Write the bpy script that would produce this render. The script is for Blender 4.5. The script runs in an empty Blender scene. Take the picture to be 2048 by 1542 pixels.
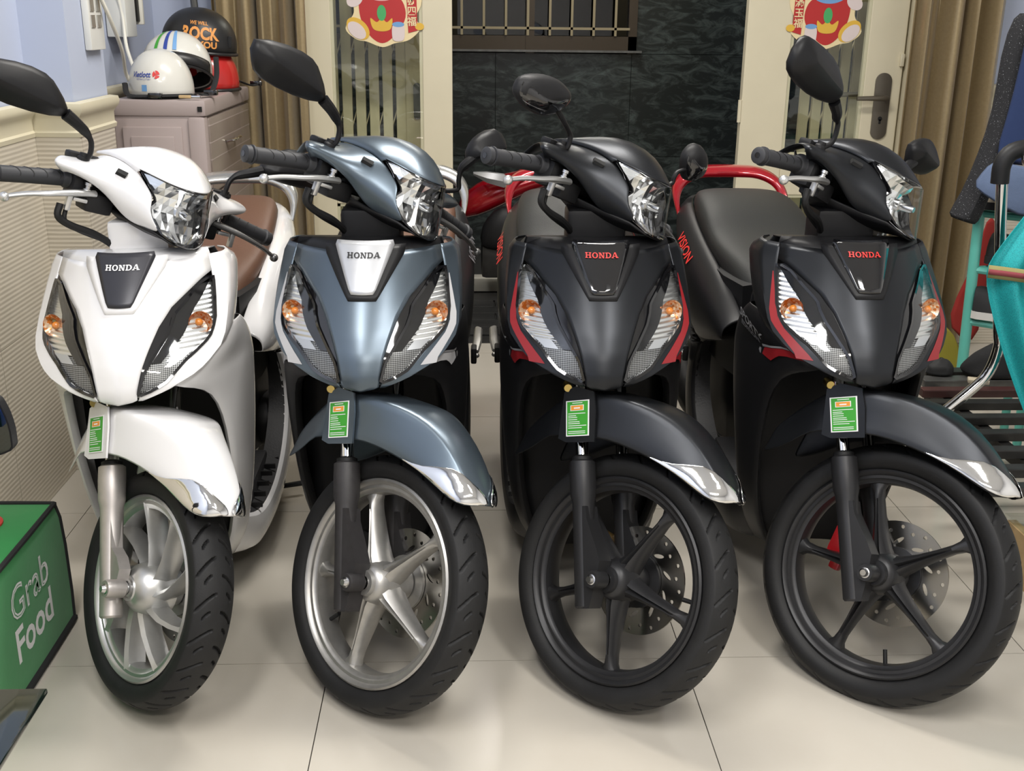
import bpy, bmesh, math, random
import numpy as np
from mathutils import Vector, Matrix
random.seed(7)
SC = bpy.context.scene
COL = SC.collection
R = math.radians
PI = math.pi

# ------------------------------------------------------------------ camera, world, lamps, exposure
FPX, YAW, PITCH, ROLL, CAMH = 2196.4, .04572, .32367, .01166, 1.35
cam_d = bpy.data.cameras.new('camera')
cam_d.sensor_fit = 'HORIZONTAL'
cam_d.sensor_width = 36.0
cam_d.lens = 36.0 * FPX / 2048.0
cam_d.clip_start = .05
cam = bpy.data.objects.new('camera', cam_d)
COL.objects.link(cam)
_f = Vector((math.sin(YAW) * math.cos(PITCH), math.cos(YAW) * math.cos(PITCH), -math.sin(PITCH)))
_r = Vector((math.cos(YAW), -math.sin(YAW), 0))
_u = _r.cross(_f)
_r2 = _r * math.cos(ROLL) + _u * math.sin(ROLL)
_u2 = -_r * math.sin(ROLL) + _u * math.cos(ROLL)
cam.matrix_world = Matrix(((_r2.x, _u2.x, -_f.x, 0), (_r2.y, _u2.y, -_f.y, 0), (_r2.z, _u2.z, -_f.z, CAMH), (0, 0, 0, 1)))
SC.camera = cam

world = bpy.data.worlds.new('night_world')
SC.world = world
world.use_nodes = True
world.node_tree.nodes['Background'].inputs[0].default_value = (.35, .42, .55, 1)
world.node_tree.nodes['Background'].inputs[1].default_value = .12

LAMPS = [  # x, y, z, size x, size y, watts, colour  (ceiling tubes of the shop, one lamp under the porch outside)
    (-.55, .55, 2.86, .30, 1.25, 37, (1, .98, .95)),
    (.95, .55, 2.86, .30, 1.25, 37, (1, .98, .95)),
    (.25, 2.9, 2.86, 1.25, .30, 54, (1, .96, .90)),
    (.40, -1.1, 2.86, 1.25, .30, 44, (1, .95, .88)),
    (.60, 5.6, 2.75, .9, .25, 26, (1, .95, .86)),
]
SC.view_settings.view_transform = 'Standard'
SC.view_settings.look = 'None'
SC.view_settings.gamma = 1
SC.view_settings.use_curve_mapping = False
SC.view_settings.exposure = .16
SC.cycles.use_denoising = True
SC.cycles.max_bounces = 8
SC.cycles.caustics_reflective = False
SC.cycles.caustics_refractive = False

# ------------------------------------------------------------------ helpers
def setp(o, label=None, cat=None, group=None, kind=None):
    if label: o['label'] = label
    if cat: o['category'] = cat
    if group: o['group'] = group
    if kind: o['kind'] = kind
    return o

def empty(name, loc=(0, 0, 0), label=None, cat=None, group=None, rot=None):
    o = bpy.data.objects.new(name, None)
    o.empty_display_size = .05
    o.location = loc
    if rot: o.rotation_euler = rot
    COL.objects.link(o)
    return setp(o, label, cat, group)

class MB:
    """mesh collector"""
    def __init__(s): s.v = []; s.f = []; s.m = []
    def add(s, vs, fs, mi=0):
        b = len(s.v)
        s.v += [tuple(p) for p in vs]
        s.f += [tuple(b + i for i in f) for f in fs]
        s.m += [mi] * len(fs)
        return s
    def box(s, c, d, rot=None, mi=0, bev=0):
        x, y, z = d[0] / 2, d[1] / 2, d[2] / 2
        if bev:
            bm = bmesh.new()
            bmesh.ops.create_cube(bm, size=1)
            for v in bm.verts: v.co = Vector((v.co.x * d[0], v.co.y * d[1], v.co.z * d[2]))
            bmesh.ops.bevel(bm, geom=bm.edges[:], offset=bev, segments=2, affect='EDGES', profile=.6)
            bm.verts.index_update()
            vs = [v.co.copy() for v in bm.verts]
            fs = [[v.index for v in f.verts] for f in bm.faces]
            bm.free()
        else:
            vs = [Vector((i * x, j * y, k * z)) for i in (-1, 1) for j in (-1, 1) for k in (-1, 1)]
            fs = [(0, 1, 3, 2), (4, 6, 7, 5), (0, 4, 5, 1), (2, 3, 7, 6), (0, 2, 6, 4), (1, 5, 7, 3)]
        M = rot if rot is not None else Matrix.Identity(3)
        return s.add([M @ v + Vector(c) for v in vs], fs, mi)
    def grid(s, rows, mi=0, closed_u=False, closed_v=False, flip=False):
        n, m = len(rows), len(rows[0])
        fs = []
        for i in range(n if closed_v else n - 1):
            for j in range(m if closed_u else m - 1):
                a, b = i * m + j, i * m + (j + 1) % m
                c, d = ((i + 1) % n) * m + (j + 1) % m, ((i + 1) % n) * m + j
                fs.append((a, d, c, b) if flip else (a, b, c, d))
        return s.add([p for r in rows for p in r], fs, mi)
    def poly(s, pts, mi=0):
        return s.add(pts, [tuple(range(len(pts)))], mi)
    def tube(s, pts, rad, seg=10, mi=0, caps=True, flat=1.0, up=None):
        pts = [Vector(p) for p in pts]
        n = len(pts)
        rad = rad if isinstance(rad, (list, tuple)) else [rad] * n
        rows = []
        prev = None
        for i, p in enumerate(pts):
            t = (pts[min(i + 1, n - 1)] - pts[max(i - 1, 0)]).normalized()
            if prev is None:
                a = Vector(up) if up else (Vector((0, 0, 1)) if abs(t.z) < .9 else Vector((1, 0, 0)))
                prev = (a - t * a.dot(t)).normalized()
            else:
                prev = (prev - t * prev.dot(t)).normalized()
            b = t.cross(prev)
            rows.append([p + prev * math.cos(2 * PI * k / seg) * rad[i] * flat + b * math.sin(2 * PI * k / seg) * rad[i] for k in range(seg)])
        s.grid(rows, mi, closed_u=True)
        if caps:
            s.poly(rows[0][::-1], mi); s.poly(rows[-1], mi)
        return s
    def lathe(s, prof, seg=32, axis='z', c=(0, 0, 0), mi=0, M=None, closed=False):
        """prof: (radius, height) pairs around an axis"""
        rows = []
        for r, h in prof:
            row = []
            for k in range(seg):
                a = 2 * PI * k / seg
                x, y = r * math.cos(a), r * math.sin(a)
                p = {'z': (x, y, h), 'x': (h, x, y), 'y': (x, h, -y)}[axis]
                p = Vector(p)
                if M is not None: p = M @ p
                row.append(p + Vector(c))
            rows.append(row)
        return s.grid(rows, mi, closed_u=True, closed_v=closed, flip=True)
    def extrude(s, pts, vec, mi=0):
        n = len(pts)
        a = [Vector(p) for p in pts]
        b = [p + Vector(vec) for p in a]
        s.add(a + b, [tuple(range(n))[::-1], tuple(range(n, 2 * n))] + [(i, (i + 1) % n, n + (i + 1) % n, n + i) for i in range(n)], mi)
        return s
    def sphere(s, c, r, seg=16, rings=10, mi=0):
        rr = r if isinstance(r, (tuple, list)) else (r, r, r)
        rows = []
        for i in range(rings + 1):
            t = PI * i / rings
            rows.append([Vector((c[0] + rr[0] * math.sin(t) * math.cos(2 * PI * k / seg), c[1] + rr[1] * math.sin(t) * math.sin(2 * PI * k / seg), c[2] + rr[2] * math.cos(t))) for k in range(seg)])
        return s.grid(rows, mi, closed_u=True, flip=True)
    def mirror(s):
        b = len(s.v)
        s.v += [(-x, y, z) for x, y, z in s.v]
        s.f += [tuple(b + i for i in f[::-1]) for f in s.f]
        s.m += s.m[:]
        return s
    def build(s, name, mats, parent=None, sub=0, solid=0, smooth=35, xf=None, label=None, off=-1, weld=True):
        me = bpy.data.meshes.new(name)
        vs = s.v if xf is None else [tuple(xf @ Vector(p)) for p in s.v]
        me.from_pydata(vs, [], s.f)
        mats = mats if isinstance(mats, (list, tuple)) else [mats]
        for m in mats: me.materials.append(M[m] if isinstance(m, str) else m)
        if any(s.m): me.polygons.foreach_set('material_index', s.m)
        bm = bmesh.new(); bm.from_mesh(me)
        if weld: bmesh.ops.remove_doubles(bm, verts=bm.verts, dist=2e-5)
        bmesh.ops.recalc_face_normals(bm, faces=bm.faces)
        bm.to_mesh(me); bm.free()
        if smooth:
            me.shade_smooth()
            me.set_sharp_from_angle(angle=R(smooth if not sub else 70))
        o = bpy.data.objects.new(name, me)
        COL.objects.link(o)
        if solid:
            md = o.modifiers.new('thickness', 'SOLIDIFY'); md.thickness = solid; md.offset = off
        if sub:
            md = o.modifiers.new('smooth', 'SUBSURF'); md.levels = sub; md.render_levels = sub
        if parent: o.parent = parent
        if label: o['label'] = label
        return o

def cr(pts, n=8, closed=False):
    """Catmull-Rom through points"""
    P = [Vector(p) for p in pts]
    out = []
    m = len(P)
    for i in range(m if closed else m - 1):
        p1, p2 = P[i], P[(i + 1) % m]
        p0 = P[(i - 1) % m] if closed or i > 0 else p1 * 2 - p2
        p3 = P[(i + 2) % m] if closed or i < m - 2 else p2 * 2 - p1
        for k in range(n):
            t = k / n
            out.append(.5 * ((2 * p1) + (p2 - p0) * t + (2 * p0 - 5 * p1 + 4 * p2 - p3) * t * t + (3 * p1 - p0 - 3 * p2 + p3) * t ** 3))
    if not closed: out.append(P[-1])
    return out

def lerp(a, b, t): return a + (b - a) * t
def interp(x, xs, ys): return float(np.interp(x, xs, ys))

# ------------------------------------------------------------------ materials
M = {}
def mat(name, col, rough=.5, metal=0, coat=0, spec=.5, noise=0, nscale=40, bump=0, bscale=200, trans=0, emit=None, sheen=0, coatr=.05, alpha=1):
    m = bpy.data.materials.new(name); m.use_nodes = True
    nt = m.node_tree; b = nt.nodes['Principled BSDF']
    b.inputs['Base Color'].default_value = (*col, 1)
    b.inputs['Roughness'].default_value = rough
    b.inputs['Metallic'].default_value = metal
    b.inputs['Coat Weight'].default_value = coat
    b.inputs['Coat Roughness'].default_value = coatr
    b.inputs['Specular IOR Level'].default_value = spec
    b.inputs['Sheen Weight'].default_value = sheen
    if emit:
        b.inputs['Emission Color'].default_value = (*emit[0], 1); b.inputs['Emission Strength'].default_value = emit[1]
    if noise or bump:
        tc = nt.nodes.new('ShaderNodeTexCoord')
    if noise:
        n = nt.nodes.new('ShaderNodeTexNoise'); n.inputs['Scale'].default_value = nscale; n.inputs['Detail'].default_value = 5
        nt.links.new(tc.outputs['Object'], n.inputs['Vector'])
        mx = nt.nodes.new('ShaderNodeMix'); mx.data_type = 'RGBA'
        mx.inputs[6].default_value = (*[c * (1 - noise) for c in col], 1)
        mx.inputs[7].default_value = (*[min(1, c * (1 + noise)) for c in col], 1)
        nt.links.new(n.outputs['Fac'], mx.inputs[0])
        nt.links.new(mx.outputs[2], b.inputs['Base Color'])
    if bump:
        n2 = nt.nodes.new('ShaderNodeTexNoise'); n2.inputs['Scale'].default_value = bscale; n2.inputs['Detail'].default_value = 4
        nt.links.new(tc.outputs['Object'], n2.inputs['Vector'])
        bp = nt.nodes.new('ShaderNodeBump'); bp.inputs['Strength'].default_value = bump; bp.inputs['Distance'].default_value = .002
        nt.links.new(n2.outputs['Fac'], bp.inputs['Height'])
        nt.links.new(bp.outputs['Normal'], b.inputs['Normal'])
    M[name] = m
    return m

mat('white_paint', (.74, .735, .74), .24, coat=1, spec=.5)
mat('grey_paint', (.105, .135, .165), .33, metal=.75, coat=.25, coatr=.25)
mat('black_paint', (.026, .028, .032), .36, metal=.75, coat=.06, coatr=.3)
mat('matte_black', (.010, .010, .011), .42, spec=.25)
mat('gloss_black', (.006, .006, .007), .06, coat=1)
mat('silver_panel', (.55, .56, .58), .32, metal=.6, coat=.3)
mat('charcoal_panel', (.035, .035, .042), .35, metal=.3)
mat('black_plastic', (.011, .011, .012), .5, spec=.3, bump=.05, bscale=600)
mat('dark_void', (.004, .004, .004), .8)
mat('rubber', (.008, .008, .0085), .55, spec=.35, noise=.25, nscale=30, bump=.08, bscale=500)
mat('rubber_worn', (.012, .012, .0125), .62, spec=.35, noise=.35, nscale=25, bump=.12, bscale=400)
mat('grip_rubber', (.030, .031, .035), .55)
mat('lamp_chrome', (.95, .96, .97), .13, metal=1)
mat('chrome', (.83, .83, .82), .06, metal=1)
mat('steel', (.58, .58, .58), .25, metal=1)
mat('alloy_silver', (.56, .56, .55), .34, metal=.85, noise=.08, nscale=60)
mat('alloy_worn', (.45, .44, .42), .40, metal=.8, noise=.2, nscale=50)
mat('alloy_black', (.030, .030, .032), .40, metal=.4)
mat('fork_silver', (.52, .49, .47), .42, metal=.75, noise=.12, nscale=80)
mat('fork_worn', (.028, .026, .027), .5, noise=.35, nscale=60, bump=.1)
mat('lever_alloy', (.66, .66, .65), .3, metal=.8)
mat('lever_dark', (.20, .20, .20), .4, metal=.8)
mat('disc_steel', (.30, .29, .27), .25, metal=1)
mat('caliper_red', (.50, .015, .02), .3, coat=.4)
mat('caliper_gold', (.42, .27, .10), .4, metal=.7)
mat('brass', (.55, .42, .15), .3, metal=1)
mat('red_paint', (.34, .004, .012), .2, coat=1, metal=.25)
mat('red_decal', (.24, .012, .016), .35)
mat('red_print', (.62, .035, .03), .4)
mat('white_decal', (.42, .42, .43), .4)
mat('silver_decal', (.36, .36, .37), .35, metal=.4)
mat('black_decal', (.012, .012, .014), .4)
mat('grey_print', (.16, .16, .17), .5)
mat('white_print', (.85, .85, .85), .5)
mat('black_print', (.012, .012, .014), .4)
mat('orange_print', (.72, .30, .07), .5)
mat('blue_print', (.03, .06, .30), .5)
mat('amber', (.75, .24, .03), .18, coat=.6)
mat('seat_brown', (.115, .056, .034), .48, bump=.25, bscale=350)
mat('seat_black', (.017, .018, .0175), .5, spec=.3, bump=.2, bscale=350)
mat('rail_silver', (.62, .62, .60), .25, metal=.8, coat=.4)
mat('label_green', (.045, .33, .03), .4)
mat('label_orange', (.80, .32, .04), .4)
mat('green_fabric', (.010, .215, .045), .75, noise=.12, nscale=9, bump=.3, bscale=30, sheen=.2)
mat('black_fabric', (.012, .012, .013), .9, bump=.3, bscale=300)
mat('cream_paint', (.66, .60, .44), .45, noise=.06, nscale=7)
mat('gate_paint', (.56, .50, .34), .5, noise=.2, nscale=12)
mat('cream_moulding', (.62, .57, .42), .5, noise=.06, nscale=8)
mat('wall_blue', (.46, .51, .64), .75, noise=.03, nscale=5)
mat('wall_white', (.70, .70, .70), .8)
mat('ceiling_white', (.80, .80, .80), .85)
mat('cabinet_taupe', (.38, .315, .30), .42)
mat('handle_chrome', (.75, .74, .72), .15, metal=1)
mat('helmet_white', (.66, .65, .60), .22, coat=.5, noise=.05, nscale=6)
mat('helmet_black', (.014, .014, .015), .4)
mat('helmet_red', (.48, .02, .018), .3, coat=.4)
mat('plastic_white', (.72, .72, .68), .35)
mat('cable_white', (.74, .72, .64), .45)
mat('door_handle', (.20, .18, .15), .38, metal=.8)
mat('window_bronze', (.050, .036, .022), .4, metal=.3)
mat('grille', (.30, .25, .15), .5)
mat('teal_paint', (.12, .46, .38), .35)
mat('rack_metal', (.035, .034, .033), .42, metal=.5, noise=.5, nscale=25)
mat('rack_worn', (.14, .14, .135), .4, metal=.6, noise=.5, nscale=30)
mat('rack_red', (.055, .018, .017), .45, noise=.4)
mat('denim', (.105, .145, .24), .9, noise=.2, nscale=20, bump=.3, bscale=250)
mat('navy_cloth', (.014, .03, .095), .9, bump=.2, bscale=250)
mat('yellow_cloth', (.30, .26, .03), .9)
mat('red_cloth', (.30, .02, .015), .9)
mat('shoe_black', (.015, .015, .016), .7)
mat('shoe_white', (.68, .66, .62), .6)
mat('shoe_cream', (.55, .48, .36), .6)
mat('band_olive', (.28, .25, .10), .9)
mat('band_red', (.25, .05, .06), .9)
mat('curb_white', (.52, .50, .44), .6)
mat('glass_dark', (.004, .010, .008), .03, coat=1)
mat('lamp_body', (.8, .8, .8), .5)
mat('sticker_gold', (.72, .44, .05), .35)
mat('sticker_cream', (.80, .66, .38), .45)
mat('sticker_red', (.46, .02, .02), .45)
mat('sticker_pink', (.74, .42, .42), .5)
mat('sticker_pale', (.70, .60, .58), .5)
mat('sticker_blue', (.16, .34, .62), .5)
mat('sticker_green', (.06, .38, .12), .5)
mat('red_rim', (.45, .03, .02), .4)
mat('blue_plastic', (.02, .08, .62), .3)
mat('wood', (.52, .36, .18), .55, noise=.2, nscale=30)

def glass(name, tint=(1, 1, 1), ior=1.45, rough=.02, gain=1.0):
    m = bpy.data.materials.new(name); m.use_nodes = True
    nt = m.node_tree
    nt.nodes.remove(nt.nodes['Principled BSDF'])
    out = nt.nodes['Material Output']
    t = nt.nodes.new('ShaderNodeBsdfTransparent'); t.inputs[0].default_value = (*tint, 1)
    g = nt.nodes.new('ShaderNodeBsdfGlossy'); g.inputs['Roughness'].default_value = rough
    lw = nt.nodes.new('ShaderNodeLayerWeight'); lw.inputs[0].default_value = .5
    pw = nt.nodes.new('ShaderNodeMath'); pw.operation = 'POWER'; pw.inputs[1].default_value = 4.0
    nt.links.new(lw.outputs['Facing'], pw.inputs[0])
    mu = nt.nodes.new('ShaderNodeMath'); mu.operation = 'MULTIPLY_ADD'; mu.inputs[1].default_value = .85; mu.inputs[2].default_value = ((ior - 1) / (ior + 1)) ** 2; mu.use_clamp = True
    nt.links.new(pw.outputs[0], mu.inputs[0])
    mx = nt.nodes.new('ShaderNodeMixShader')
    nt.links.new(mu.outputs[0], mx.inputs[0]); nt.links.new(t.outputs[0], mx.inputs[1]); nt.links.new(g.outputs[0], mx.inputs[2])
    nt.links.new(mx.outputs[0], out.inputs[0])
    M[name] = m
glass('lens_glass', (.97, .98, .98), 1.45)
glass('window_glass', (.94, .96, .93), 1.5)
glass('pane_dark', (.22, .21, .18), 1.6)

def node_mat(name):
    m = bpy.data.materials.new(name); m.use_nodes = True
    M[name] = m
    nt = m.node_tree
    return m, nt, nt.nodes['Principled BSDF'], nt.nodes.new('ShaderNodeTexCoord')

def link(nt, a, b): nt.links.new(a, b)

# floor tile, cream, polished
m, nt, b, tc = node_mat('floor_tile')
n = nt.nodes.new('ShaderNodeTexNoise'); n.inputs['Scale'].default_value = 2.2; n.inputs['Detail'].default_value = 6
link(nt, tc.outputs['Object'], n.inputs['Vector'])
rp = nt.nodes.new('ShaderNodeValToRGB')
rp.color_ramp.elements[0].position = .3; rp.color_ramp.elements[0].color = (.485, .445, .380, 1)
rp.color_ramp.elements[1].position = .7; rp.color_ramp.elements[1].color = (.545, .51, .445, 1)
link(nt, n.outputs['Fac'], rp.inputs[0]); link(nt, rp.outputs[0], b.inputs['Base Color'])
b.inputs['Roughness'].default_value = .2; b.inputs['Specular IOR Level'].default_value = .45
# wall tile with fine horizontal ribs
m, nt, b, tc = node_mat('ribbed_tile')
sx = nt.nodes.new('ShaderNodeSeparateXYZ'); link(nt, tc.outputs['Object'], sx.inputs[0])
w = nt.nodes.new('ShaderNodeMath'); w.operation = 'MULTIPLY'; w.inputs[1].default_value = 2 * PI / .0125; link(nt, sx.outputs['Z'], w.inputs[0])
si = nt.nodes.new('ShaderNodeMath'); si.operation = 'SINE'; link(nt, w.outputs[0], si.inputs[0])
n = nt.nodes.new('ShaderNodeTexNoise'); n.inputs['Scale'].default_value = 14; link(nt, tc.outputs['Object'], n.inputs['Vector'])
mr = nt.nodes.new('ShaderNodeMapRange'); mr.inputs[1].default_value = -.2; mr.inputs[2].default_value = 1; link(nt, si.outputs[0], mr.inputs[0])
mm = nt.nodes.new('ShaderNodeMath'); mm.operation = 'MULTIPLY'; link(nt, mr.outputs[0], mm.inputs[0]); link(nt, n.outputs['Fac'], mm.inputs[1])
mx = nt.nodes.new('ShaderNodeMix'); mx.data_type = 'RGBA'; link(nt, mm.outputs[0], mx.inputs[0])
mx.inputs[6].default_value = (.56, .51, .42, 1); mx.inputs[7].default_value = (.40, .355, .28, 1)
link(nt, mx.outputs[2], b.inputs['Base Color'])
bp = nt.nodes.new('ShaderNodeBump'); bp.inputs['Strength'].default_value = .25; bp.inputs['Distance'].default_value = .0015
link(nt, si.outputs[0], bp.inputs['Height']); link(nt, bp.outputs['Normal'], b.inputs['Normal'])
b.inputs['Roughness'].default_value = .35
# dark green granite
m, nt, b, tc = node_mat('granite')
mp = nt.nodes.new('ShaderNodeMapping'); mp.inputs['Rotation'].default_value = (0, R(40), 0); mp.inputs['Scale'].default_value = (1, 1, 2.4)
link(nt, tc.outputs['Object'], mp.inputs[0])
n = nt.nodes.new('ShaderNodeTexNoise'); n.inputs['Scale'].default_value = 7; n.inputs['Detail'].default_value = 9; n.inputs['Roughness'].default_value = .68; n.inputs['Distortion'].default_value = .9
link(nt, mp.outputs[0], n.inputs['Vector'])
rp = nt.nodes.new('ShaderNodeValToRGB')
rp.color_ramp.elements[0].position = .46; rp.color_ramp.elements[0].color = (.016, .020, .020, 1)
rp.color_ramp.elements[1].position = .78; rp.color_ramp.elements[1].color = (.10, .125, .12, 1)
link(nt, n.outputs['Fac'], rp.inputs[0]); link(nt, rp.outputs[0], b.inputs['Base Color'])
b.inputs['Roughness'].default_value = .22
# curtain
m, nt, b, tc = node_mat('curtain_gold')
n = nt.nodes.new('ShaderNodeTexNoise'); n.inputs['Scale'].default_value = 90; link(nt, tc.outputs['Object'], n.inputs['Vector'])
mx = nt.nodes.new('ShaderNodeMix'); mx.data_type = 'RGBA'; link(nt, n.outputs['Fac'], mx.inputs[0])
mx.inputs[6].default_value = (.31, .235, .125, 1); mx.inputs[7].default_value = (.40, .31, .175, 1)
link(nt, mx.outputs[2], b.inputs['Base Color']); b.inputs['Roughness'].default_value = .36; b.inputs['Sheen Weight'].default_value = .2; b.inputs['Metallic'].default_value = .55
# lamp reflector insert with a grid of small cells
m, nt, b, tc = node_mat('reflector_grid')
ck = nt.nodes.new('ShaderNodeTexChecker'); ck.inputs['Scale'].default_value = 420
mp = nt.nodes.new('ShaderNodeMapping'); mp.inputs['Rotation'].default_value = (0, R(45), 0); mp.inputs['Scale'].default_value = (1, 0, 1)
link(nt, tc.outputs['Object'], mp.inputs[0]); link(nt, mp.outputs[0], ck.inputs['Vector'])
ck.inputs['Color1'].default_value = (.34, .34, .34, 1); ck.inputs['Color2'].default_value = (.012, .012, .012, 1)
link(nt, ck.outputs['Color'], b.inputs['Base Color']); b.inputs['Roughness'].default_value = .3; b.inputs['Metallic'].default_value = .4
# ribbed clear reflector
m, nt, b, tc = node_mat('reflector')
w = nt.nodes.new('ShaderNodeTexWave'); w.wave_type = 'BANDS'; w.bands_direction = 'Z'; w.inputs['Scale'].default_value = 38; w.inputs['Distortion'].default_value = 0
link(nt, tc.outputs['Object'], w.inputs['Vector'])
bp = nt.nodes.new('ShaderNodeBump'); bp.inputs['Strength'].default_value = .5; bp.inputs['Distance'].default_value = .003
link(nt, w.outputs['Fac'], bp.inputs['Height']); link(nt, bp.outputs['Normal'], b.inputs['Normal'])
b.inputs['Base Color'].default_value = (.86, .86, .85, 1); b.inputs['Metallic'].default_value = 1; b.inputs['Roughness'].default_value = .28
# amber bulb bowl with square facets
m, nt, b, tc = node_mat('amber_bowl')
v = nt.nodes.new('ShaderNodeTexVoronoi'); v.inputs['Scale'].default_value = 190; link(nt, tc.outputs['Object'], v.inputs['Vector'])
rp = nt.nodes.new('ShaderNodeValToRGB')
rp.color_ramp.elements[0].color = (.70, .20, .03, 1); rp.color_ramp.elements[1].color = (.95, .72, .50, 1); rp.color_ramp.elements[0].position = .35; rp.color_ramp.elements[1].position = .75
link(nt, v.outputs['Color'], rp.inputs[0]); link(nt, rp.outputs[0], b.inputs['Base Color'])
b.inputs['Metallic'].default_value = .7; b.inputs['Roughness'].default_value = .2
# hammock mesh
m, nt, b, tc = node_mat('hammock_mesh')
v = nt.nodes.new('ShaderNodeTexVoronoi'); v.inputs['Scale'].default_value = 420; link(nt, tc.outputs['Object'], v.inputs['Vector'])
rp = nt.nodes.new('ShaderNodeValToRGB'); rp.color_ramp.elements[0].position = .15; rp.color_ramp.elements[0].color = (.004, .15, .17, 1)
rp.color_ramp.elements[1].position = .45; rp.color_ramp.elements[1].color = (.012, .36, .38, 1)
link(nt, v.outputs['Distance'], rp.inputs[0]); link(nt, rp.outputs[0], b.inputs['Base Color']); b.inputs['Roughness'].default_value = .7
# black cloth with silver sparkle
m, nt, b, tc = node_mat('sparkle_cloth')
n = nt.nodes.new('ShaderNodeTexNoise'); n.inputs['Scale'].default_value = 380; n.inputs['Detail'].default_value = 3; link(nt, tc.outputs['Object'], n.inputs['Vector'])
rp = nt.nodes.new('ShaderNodeValToRGB'); rp.color_ramp.elements[0].position = .66; rp.color_ramp.elements[0].color = (.010, .010, .012, 1)
rp.color_ramp.elements[1].position = .72; rp.color_ramp.elements[1].color = (.50, .52, .55, 1)
link(nt, n.outputs['Fac'], rp.inputs[0]); link(nt, rp.outputs[0], b.inputs['Base Color']); b.inputs['Roughness'].default_value = .8
# cabinet drawer front: relief of small blocks
m, nt, b, tc = node_mat('drawer_relief')
br = nt.nodes.new('ShaderNodeTexBrick'); br.inputs['Scale'].default_value = 9
mp = nt.nodes.new('ShaderNodeMapping'); mp.inputs['Rotation'].default_value = (R(90), 0, R(90)); link(nt, tc.outputs['Object'], mp.inputs[0]); link(nt, mp.outputs[0], br.inputs['Vector'])
br.inputs['Color1'].default_value = (.22, .175, .15, 1); br.inputs['Color2'].default_value = (.30, .25, .22, 1); br.inputs['Mortar'].default_value = (.40, .335, .31, 1)
bp = nt.nodes.new('ShaderNodeBump'); bp.inputs['Strength'].default_value = .6; bp.inputs['Distance'].default_value = .006
link(nt, br.outputs['Color'], b.inputs['Base Color']); link(nt, br.outputs['Fac'], bp.inputs['Height']); link(nt, bp.outputs['Normal'], b.inputs['Normal'])
b.inputs['Roughness'].default_value = .22
# anti-slip floor mat
mat('floor_mat', (.020, .020, .022), .6, bump=.5, bscale=180)

# ------------------------------------------------------------------ lettering
def text_pts(body, size=1.0, bold=0.0, align='CENTER', shear=0):
    cu = bpy.data.curves.new('t', 'FONT'); cu.body = body; cu.size = size; cu.align_x = align; cu.offset = bold; cu.shear = shear
    cu.resolution_u = 3
    o = bpy.data.objects.new('t', cu); COL.objects.link(o)
    dg = bpy.context.evaluated_depsgraph_get()
    me = bpy.data.meshes.new_from_object(o.evaluated_get(dg))
    vs = [(v.co.x, v.co.y) for v in me.vertices]; fs = [tuple(p.vertices) for p in me.polygons]
    bpy.data.objects.remove(o); bpy.data.curves.remove(cu); bpy.data.meshes.remove(me)
    return vs, fs
def lettering(name, body, size, fn, m, parent, bold=0, align='CENTER', sx=1, shear=0, label=None):
    vs, fs = text_pts(body, size, bold, align, shear)
    mb = MB(); mb.add([fn(x * sx, y) for x, y in vs], fs)
    return mb.build(name, m, parent, smooth=0, label=label, weld=False)

def slab_letters():
    """five slab-serif capitals as polygons, each in a unit cell"""
    def bx(x0, y0, x1, y1): return [(x0, y0), (x1, y0), (x1, y1), (x0, y1)]
    def ring(cx, cy, rx, ry, kx, ky, a0=0, a1=2 * PI, n=20):
        out = []
        for i in range(n):
            a, c = a0 + (a1 - a0) * i / n, a0 + (a1 - a0) * (i + 1) / n
            out.append([(cx + rx * math.cos(a), cy + ry * math.sin(a)), (cx + rx * math.cos(c), cy + ry * math.sin(c)), (cx + kx * math.cos(c), cy + ky * math.sin(c)), (cx + kx * math.cos(a), cy + ky * math.sin(a))])
        return out
    H = [bx(.12, 0, .32, 1), bx(.68, 0, .88, 1), bx(.32, .43, .68, .58), bx(.02, 0, .42, .15), bx(.02, .85, .42, 1), bx(.58, 0, .98, .15), bx(.58, .85, .98, 1)]
    O = ring(.5, .5, .48, .52, .25, .37)
    N = [bx(.12, 0, .26, 1), bx(.74, 0, .88, 1), [(.10, 1), (.34, 1), (.90, 0), (.66, 0)], bx(.02, 0, .38, .14), bx(.0, .86, .30, 1), bx(.62, .86, .98, 1)]
    D = [bx(.12, 0, .32, 1), bx(.02, 0, .5, .15), bx(.02, .85, .5, 1)] + ring(.46, .5, .50, .5, .27, .35, -PI / 2, PI / 2, 12)
    A = [[(.02, 0), (.16, 0), (.52, 1), (.40, 1)], [(.40, 1), (.62, 1), (.96, 0), (.72, 0)], bx(.26, .25, .78, .38), bx(-.06, 0, .28, .14), bx(.62, 0, 1.06, .14)]
    return [H, O, N, D, A]
# ------------------------------------------------------------------ the room
BASE = -.045     # slab under the tiles
TILE, TX0, TY0 = .7814, -1.078, 2.109
XL, XR, YB, YF, ZT = -1.217, 2.75, 4.60, -2.6, 3.0
def struct(name, mb, m, parent=None, **k):
    o = mb.build(name, m, parent, **k)
    if parent is None: o['kind'] = 'structure'
    return o
floor = struct('floor', MB().box(((XL + XR) / 2, (YF + YB) / 2, BASE - .002), (XR - XL + .4, YB - YF, .08)), 'black_plastic', smooth=0)
tile_me = None
gap = .0022
for i in range(-1, 6):
    for j in range(-7, 5):
        x0, x1 = TX0 + (i - 0) * TILE, TX0 + (i + 1) * TILE
        y0, y1 = TY0 + (j - 0) * TILE, TY0 + (j + 1) * TILE
        x0, x1, y0, y1 = max(x0, XL), min(x1, XR), max(y0, YF), min(y1, YB)
        if x1 - x0 < .03 or y1 - y0 < .03: continue
        o = MB().box(((x0 + x1) / 2, (y0 + y1) / 2, -.005 ), (x1 - x0 - gap, y1 - y0 - gap, .010)).build('floor_tile', 'floor_tile', floor, smooth=0)
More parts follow.
